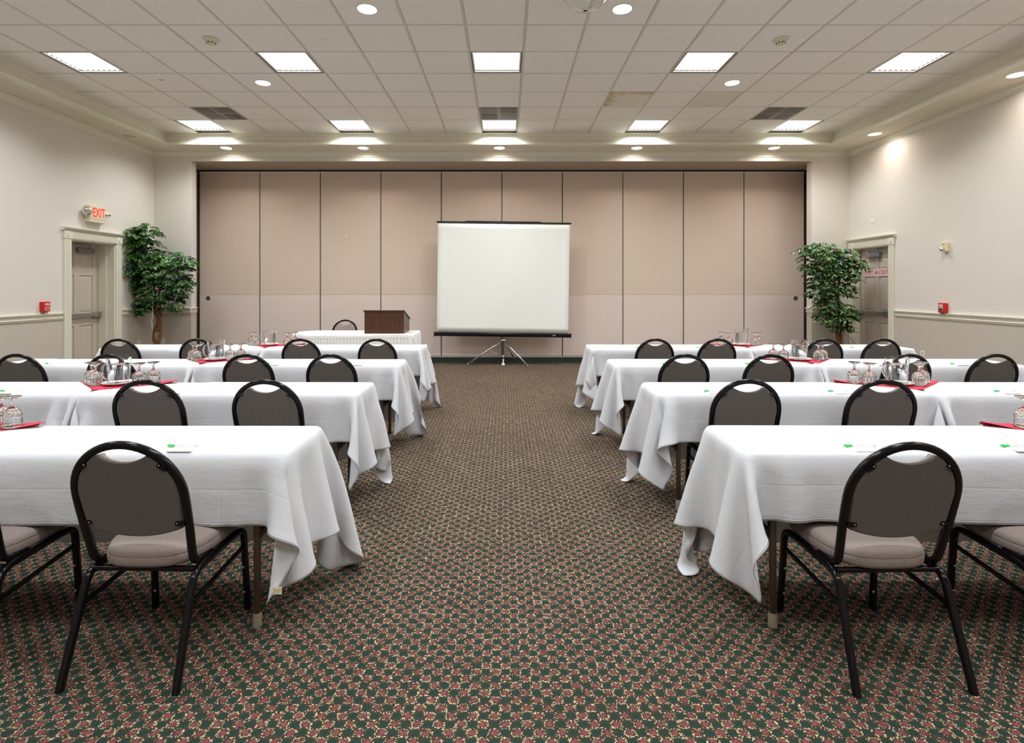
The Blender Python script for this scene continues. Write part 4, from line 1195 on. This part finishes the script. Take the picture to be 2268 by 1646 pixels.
# ------------------------------------------------------------------ speaker table with skirt, lectern
hx0, hx1, hy0, hy1 = -3.26, -1.385, 7.90, 8.60
def outline(off, n=10):
    """table plan: rounded left end, squarer right corners, counter-clockwise"""
    pts = []
    def arc(cx, cy, r, a0, a1, k):
        for i in range(k+1):
            a = math.radians(a0+(a1-a0)*i/k); pts.append((cx+(r+off)*math.cos(a), cy+(r+off)*math.sin(a)))
    arc(hx1-.03, hy0+.03, .03, -90, 0, 5); arc(hx1-.03, hy1-.03, .03, 0, 90, 5)
    arc(hx0+.33, hy1-.33, .33, 90, 180, 12); arc(hx0+.33, hy0+.33, .33, 180, 270, 12)
    return pts
def resample(pts, step):
    P_ = [Vector(p) for p in pts]; P_.append(P_[0]); out = []; acc = 0; s = 0
    tot = sum((P_[i+1]-P_[i]).length for i in range(len(P_)-1)); N = int(tot/step); step = tot/N
    i = 0; base = 0
    for k in range(N):
        tgt = k*step
        while base+(P_[i+1]-P_[i]).length < tgt: base += (P_[i+1]-P_[i]).length; i += 1
        seg = P_[i+1]-P_[i]; f = (tgt-base)/seg.length; p = P_[i]+seg*f; nrm = Vector((seg.y, -seg.x)).normalized()
        out.append((p, nrm, tgt))
    return out
t = empty('speaker_table', ((hx0+hx1)/2, (hy0+hy1)/2, 0), 0, 'long speaker table with a rounded left end under white cloth and skirt', 'table')
def off_t(mb, root):
    c = root.location; mb.v = [(v[0]-c.x, v[1]-c.y, v[2]-c.z) for v in mb.v]; return mb
part('table_top', off_t(MB().prism(outline(0), TZ-.035, TZ-.006), t), M['plywood'], t)
for x in (hx0+.3, hx1-.2):
    for y in (hy0+.12, hy1-.12): part('leg', off_t(MB().tube([(x, y, 0), (x, y, TZ-.03)], .015, 8), t), M['tableleg'], t)
rs_ = resample(outline(.004), .012)
b = MB(); rings = []
rings.append([(p.x, p.y, TZ-.005) for p, n, s in resample(outline(-.02), .012)[:len(rs_)]]) if False else None
top = []
for off, z, wv in ((-.05, TZ-.003, 0), (-.004, TZ-.003, 0), (.006, TZ-.008, .2), (.011, TZ-.03, .6), (.016, TZ-.055, 1)):
    top.append([(p.x+n.x*off, p.y+n.y*off, z-(.010*wv*(.5+.5*math.sin(s*5.2+math.sin(s*2.1)*1.5)))) for p, n, s in rs_])
b = MB(); b.rings(top, True, False)
o = part('table_topper', off_t(b, t), M['skirt'], t, True, 50)
rng = random.Random(5); ph = [rng.uniform(.8, 1.2) for _ in range(900)]
rs_ = resample(outline(.006), .0058)
sk = []
for z, amp in ((TZ-.03, .002), (TZ-.075, .003), (TZ-.085, .006), (TZ-.16, .010), (TZ-.4, .013), (.03, .018)):
    ring = []
    for i, (p, n, s) in enumerate(rs_):
        w = math.sin(s*2*PI/.047+1.3*math.sin(s*7.3))+.45*math.sin(s*2*PI/.029+2)
        o_ = .010+amp*w*ph[(i//7) % 900]+(.014*(TZ-z)/TZ)
        ring.append((p.x+n.x*o_, p.y+n.y*o_, z))
    sk.append(ring)
b = MB(); b.rings(sk, False, False); part('pleated_skirt', off_t(b, t), M['skirt'], t, True)
# lectern
lx0, lx1, ly0, ly1 = -2.124, -1.532, 8.0, 8.46; lz = TZ-.0015
t = empty('tabletop_lectern', ((lx0+lx1)/2, (ly0+ly1)/2, lz), 0, 'walnut veneer tabletop lectern with sloping reading top on the speaker table', 'lectern')
part('front_panel', off_t(MB().box(lx0, lx1, ly0, ly0+.018, lz, 1.093), t), M['walnut'], t)
for x in (lx0, lx1-.018):
    b = MB(); vs = [(x, ly0+.018, lz), (x+.018, ly0+.018, lz), (x+.018, ly1, lz), (x, ly1, lz), (x, ly0+.018, 1.09), (x+.018, ly0+.018, 1.09), (x+.018, ly1, .955), (x, ly1, .955)]
    b.add(vs, [(0, 3, 2, 1), (4, 5, 6, 7), (0, 1, 5, 4), (1, 2, 6, 5), (2, 3, 7, 6), (3, 0, 4, 7)]); part('side_panel', off_t(b, t), M['walnut'], t)
part('shelf', off_t(MB().box(lx0+.018, lx1-.018, ly0+.018, ly1-.02, lz, lz+.018), t), M['walnut'], t)
b = MB(); a, c = .014, .018
vs = [(lx0-a, ly0-.012, 1.092), (lx1+a, ly0-.012, 1.092), (lx1+a, ly1+.02, .948), (lx0-a, ly1+.02, .948)]
b.add([(x, y, z) for x, y, z in vs]+[(x, y, z+c) for x, y, z in vs], [(0, 3, 2, 1), (4, 5, 6, 7), (0, 1, 5, 4), (1, 2, 6, 5), (2, 3, 7, 6), (3, 0, 4, 7)])
part('reading_top', off_t(b, t), M['walnut'], t)
part('page_stop', off_t(MB().box(lx0, lx1, ly1+.004, ly1+.018, .966, .984), t), M['walnut'], t)

# ------------------------------------------------------------------ projection screen
SY = 9.95; sx = -.045
t = empty('projection_screen', (sx, SY, 0), 0, 'large white tripod projection screen standing before the partition', 'projector screen')
roll = Matrix.Translation((0, 0, 1.6)) @ Matrix.Rotation(math.radians(.72), 4, 'Y') @ Matrix.Translation((0, 0, -1.6))
def rv(mb): mb.v = [tuple(roll @ Vector(v)) for v in mb.v]; return mb
b = MB(); n, m_ = 26, 20; vs = []
for i in range(n+1):
    for j in range(m_+1):
        u, v = i/n, j/m_; x = -1.228+.005*v+(2.452+.008*v)*u-.006*v; z = .605+2.045*v
        vs.append((x, -.02+.007*math.sin(u*9-v*2.2)*math.sin(PI*min(1, v*1.02)), z))
b.add(vs, [(i*(m_+1)+j, (i+1)*(m_+1)+j, (i+1)*(m_+1)+j+1, i*(m_+1)+j+1) for i in range(n) for j in range(m_)])
o = part('fabric', rv(b), M['screen'], t, True); md = o.modifiers.new('t', 'SOLIDIFY'); md.thickness = .001
part('top_bar', rv(MB().tube([(-1.235, -.02, 2.664), (1.235, -.02, 2.664)], .016, 10)), M['black_matte'], t)
part('top_sleeve', rv(MB().box(-.72, .70, -.035, -.004, 2.672, 2.69)), M['black_matte'], t)
for x in (-1.245, 1.245): part('bar_cap', rv(MB().box(x-.014, x+.014, -.038, -.002, 2.652, 2.678, bev=.004)), M['black_matte'], t)
part('case', rv(MB().box(-1.262, 1.262, -.055, .03, .535, .607, bev=.016)), M['black_gloss'], t)
for x in (-1.27, 1.27): part('case_end', rv(MB().box(x-.012, x+.012, -.06, .035, .528, .613, bev=.01)), M['black_matte'], t)
part('case_label', rv(MB().box(.93, .99, -.0565, -.0545, .56, .585)), M['grey_metal'], t)
part('hanger_hook', rv(MB().tube([(0, .0, 2.66), (0, .0, 2.735)], .011, 8).box(-.035, .035, -.015, .015, 2.69, 2.70)), M['chrome'], t)
part('pole', MB().tube([(0, .035, .12), (0, .035, 2.70)], .0135, 10), M['alu'], t)
part('hub', MB().tube([(0, .035, .44), (0, .035, .50)], .026, 12).box(-.05, .05, .01, .06, .455, .475, bev=.004), M['chrome'], t)
b = MB(); b.lathe([(.001, .0), (.034, .0), (.03, .02), (.012, .045), (.012, .13), (.001, .13)], 16, c=(0, .035, .0)); part('pole_foot', b, M['white_plastic'], t, True, 40)
part('collar', MB().tube([(0, .035, .14), (0, .035, .175)], .022, 10), M['chrome'], t)
for fx, fy, fz in ((-.675, .02, .012), (.46, -.24, .012), (.205, .295, .10)):
    hp = Vector((0, .035, .47)); ft = Vector((fx, fy, fz)); st = hp+(ft-hp).normalized()*.03
    lg = part('leg', MB().tube([st, ft], .0145, 10), M['chrome'], t)
    part('foot_tip', MB().tube([ft-(ft-hp).normalized()*.03, ft], .016, 8), M['footcap'], lg)
    mid = hp+(ft-hp)*.42
    part('leg_brace', MB().tube([(0, .035, .157), mid], .0055, 6), M['alu'], t)

# ------------------------------------------------------------------ ficus trees
def leaf_tree(name, base, blobs, trunks, n_sprigs, seed, lab, pale):
    rng = random.Random(seed)
    t = empty(name, base, 0, lab, 'potted tree', 'artificial ficus trees')
    bx_, by_, _ = base
    V = []; Fc = []; tone = []
    tw = MB()
    tot = sum(b[3]**2 for b in blobs)
    for (cx, cy, cz, rad) in blobs:
        k = int(n_sprigs*rad*rad/tot)
        for _ in range(k):
            while True:
                d = Vector((rng.uniform(-1, 1), rng.uniform(-1, 1), rng.uniform(-1, 1)))
                if .15 < d.length < 1: break
            c = Vector((cx, cy, cz))+Vector((d.x*rad*1.02, d.y*rad*.85, d.z*rad*.9))
            out = Vector((d.x, d.y*.8-.25, .25)).normalized()
            L_ = rng.uniform(.10, .19); nl = rng.randint(6, 9)
            st = c-out*L_*.5; up = Vector((0, 0, 1)); prev = st; sdv = out.cross(up)
            if sdv.length < .1: sdv = Vector((1, 0, 0))
            sdv.normalize(); base_tone = rng.random()
            st.x = min(max(st.x, XL+.05), XR-.05); st.y = min(st.y, YB-.05); chain = [st]
            for q in range(nl):
                f = (q+1)/nl
                p = st+out*L_*f+Vector((0, 0, -.55*L_*f*f))
                if p.x < XL+.04: p.x = XL+.04+rng.uniform(0, .05)
                if p.x > XR-.04: p.x = XR-.04-rng.uniform(0, .05)
                if p.y > YB-.05 and not OX0+.05 < p.x < OX1-.05: p.y = YB-.05-rng.uniform(0, .05)
                chain.append(p); sg = 1 if q % 2 else -1
                dirn = (out*.55+sdv*sg*rng.uniform(.6, 1.0)+Vector((0, 0, -.6+rng.uniform(-.3, .35)))).normalized()
                l = rng.uniform(.052, .080); w = l*rng.uniform(.44, .56)
                nrm = (Vector((0, -.55, .8))+Vector((rng.uniform(-.5, .5), rng.uniform(-.5, .5), rng.uniform(-.3, .3))))
                sv = dirn.cross(nrm).normalized(); nn = sv.cross(dirn).normalized()
                o = len(V); dr = -.18*l
                pts = [p, p+dirn*l*.35+sv*w*.5+nn*.004, p+dirn*l*.35-nn*.003, p+dirn*l*.35-sv*w*.5+nn*.004,
                       p+dirn*l*.72+sv*w*.34+nn*.002+Vector((0, 0, dr*.4)), p+dirn*l*.72-nn*.004+Vector((0, 0, dr*.4)), p+dirn*l*.72-sv*w*.34+nn*.002+Vector((0, 0, dr*.4)), p+dirn*l+Vector((0, 0, dr))]
                lim = []
                for r_ in pts:
                    r_ = Vector(r_); r_.x = min(max(r_.x, XL+.012), XR-.012)
                    if r_.x < OX0+.01 or r_.x > OX1-.01: r_.y = min(r_.y, YB-.012)
                    lim.append((r_.x-bx_, r_.y-by_, r_.z))
                V += lim
                Fc += [(o, o+1, o+2), (o, o+2, o+3), (o+1, o+4, o+5, o+2), (o+2, o+5, o+6, o+3), (o+4, o+7, o+5), (o+5, o+7, o+6)]
                tn = min(1, max(0, base_tone*.6+rng.uniform(0, .4)+(pale if rng.random() < .3 else 0)))
                tone += [tn]*8
            tw.tube([(p.x-bx_, p.y-by_, p.z) for p in chain[::2]], .0016, 4)
    me = bpy.data.meshes.new('foliage'); me.from_pydata(V, [], Fc); me.materials.append(M['leaf'])
    at = me.attributes.new('tone', 'FLOAT', 'POINT'); at.data.foreach_set('value', tone)
    o = link('foliage', me, t); o['kind'] = 'stuff'
    o = part('twigs', tw, M['twig'], t, kind='stuff')
    for pts, r0 in trunks:
        pp = [Vector(p)-Vector((bx_, by_, 0)) for p in pts]
        fine = []
        for i in range(len(pp)-1):
            p0, p1, p2, p3 = pp[max(i-1, 0)], pp[i], pp[i+1], pp[min(i+2, len(pp)-1)]
            for q in range(5):
                u = q/5; fine.append(.5*((2*p1)+(-p0+p2)*u+(2*p0-5*p1+4*p2-p3)*u*u+(-p0+3*p1-3*p2+p3)*u**3))
        fine.append(pp[-1]); N = len(fine)
        part('trunk' if r0 > .02 else 'branch', MB().tube(fine, r0, 9, scale=[1-.6*i/N+.1*math.sin(i*1.7) for i in range(N)]), M['bark'], t)
    # basket
    b = MB(); b.lathe([(.001, .0), (.15, 0), (.17, .02), (.19, .28), (.2, .30), (.185, .30), (.18, .27), (.001, .27)], 32, mod=lambda a, i: 1+.012*math.sin(24*a))
    bk_ = part('basket', b, M['basket'], t, True, 50)
    b = MB(); b.lathe([(.001, .315), (.1, .31), (.178, .285), (.178, .26)], 24, cap1=False, mod=lambda a, i: 1+.04*math.sin(5*a+i)); part('moss', b, M['moss'], bk_, True)
    return t
def blob(px, py, r, d): p = W(px, py, d); return (p.x, p.y, p.z, r*d/F)
LB = [blob(*b) for b in ((290, 522, 26, 8.95), (308, 515, 22, 9.1), (328, 512, 24, 9.1), (285, 555, 30, 9.0), (325, 552, 32, 9.15), (362, 575, 30, 9.2), (400, 573, 26, 9.1), (414, 585, 16, 9.0), (300, 590, 34, 9.05),
       (340, 600, 38, 9.1), (380, 605, 34, 9.1), (408, 618, 20, 9.1), (300, 628, 24, 9.1), (345, 640, 34, 9.1), (385, 640, 28, 9.1), (318, 672, 22, 9.1), (340, 668, 20, 9.15), (378, 665, 22, 9.1), (310, 686, 12, 9.1), (388, 680, 12, 9.05))]
b0 = W(345, 638, 9.15); bx_ = b0.x
def tp(px, py, d=9.15): p = W(px, py, d); return (p.x, p.y, p.z)
LT = [([(bx_, 9.15, .25), tp(345, 765), tp(338, 740), tp(350, 712), tp(343, 690), tp(336, 665), tp(338, 620), tp(310, 570), tp(290, 530)], .034),
      ([(bx_+.02, 9.13, .25), tp(350, 765, 9.13), tp(356, 735, 9.13), tp(352, 715, 9.13), tp(356, 690, 9.13), tp(352, 650, 9.13), tp(365, 610, 9.13), tp(395, 585, 9.1)], .032),
      ([tp(348, 735, 9.1), tp(358, 715, 9.1), tp(352, 698, 9.1), tp(345, 660, 9.1), tp(330, 560, 9.1)], .016),
      ([tp(336, 690, 9.12), tp(322, 670, 9.12), tp(305, 655, 9.12)], .010)]
lt = leaf_tree('ficus_tree', (bx_, 9.15, 0), LB, LT, 740, 11, 'bushy artificial ficus tree in the left corner beside the exit door', .15)
cp = [Vector(tp(*p)) for p in ((337, 630, 8.95), (339, 650, 8.95), (338, 672, 8.95), (338, 700, 8.98), (336, 712, 8.98), (338, 730, 9.0), (335, 745, 9.0), (334, 758, 9.0))]
cd = MB().tube([(p.x-bx_, p.y-9.15, p.z) for p in cp], .004, 6)
for p in cp[1::2]: cd.tube([(p.x-bx_, p.y-9.15, p.z), (p.x-bx_+.02, p.y-9.17, p.z+.015)], .004, 5)
part('light_string', cd, M['cord'], lt, label='white fairy light string hanging down the trunk')
b = MB(); rg = random.Random(3)
for k in range(26):
    x = rg.uniform(.05, .24); b.tube([(0.04+x*.3, -.1, .29), (x, -.12+rg.uniform(-.05, .05), .40+rg.uniform(0, .06)), (x+rg.uniform(.04, .10), -.12, .45+rg.uniform(0, .05))], .003, 4)
part('dried_sprigs', b, M['twig'], lt, kind='stuff')
RBl = [blob(*b) for b in ((1778, 548, 13, 8.9), (1800, 560, 22, 8.95), (1812, 545, 18, 9.0), (1835, 560, 26, 9.1), (1868, 570, 26, 9.05), (1893, 580, 20, 8.95), (1905, 590, 12, 8.8), (1800, 590, 22, 9.0), (1830, 595, 28, 9.1), (1865, 600, 26, 9.05), (1890, 608, 18, 8.95),
       (1812, 622, 20, 9.05), (1845, 630, 26, 9.1), (1875, 640, 18, 9.05), (1800, 645, 12, 9.0), (1828, 650, 18, 9.1), (1840, 672, 22, 9.1), (1868, 690, 24, 9.05), (1845, 695, 24, 9.1), (1885, 694, 14, 9.0), (1825, 698, 16, 9.1), (1850, 712, 18, 9.1), (1870, 722, 13, 9.1), (1817, 670, 10, 9.1))]
b1 = W(1857, 638, 9.15); rx_ = b1.x
RT = [([(rx_, 9.15, .25), tp(1858, 765), tp(1854, 735), tp(1857, 708), tp(1860, 680), tp(1850, 650), tp(1845, 610), tp(1825, 570), tp(1800, 555)], .036),
      ([(rx_+.03, 9.14, .25), tp(1864, 765, 9.13), tp(1862, 735, 9.13), tp(1861, 708, 9.13), tp(1857, 660, 9.13), tp(1862, 610, 9.1), tp(1880, 585, 9.0)], .026),
      ([tp(1862, 725, 9.05), tp(1868, 735, 9.0), tp(1868, 748, 9.0), tp(1863, 760, 9.0)], .006),
      ([tp(1866, 725, 9.0), tp(1872, 740, 8.95), tp(1882, 748, 8.95), tp(1890, 758, 8.95), tp(1893, 766, 8.95)], .0055)]
rt = leaf_tree('ficus_tree', (rx_, 9.15, 0), RBl, RT, 680, 23, 'artificial ficus tree with paler leaves in the right corner beside the door', .45)
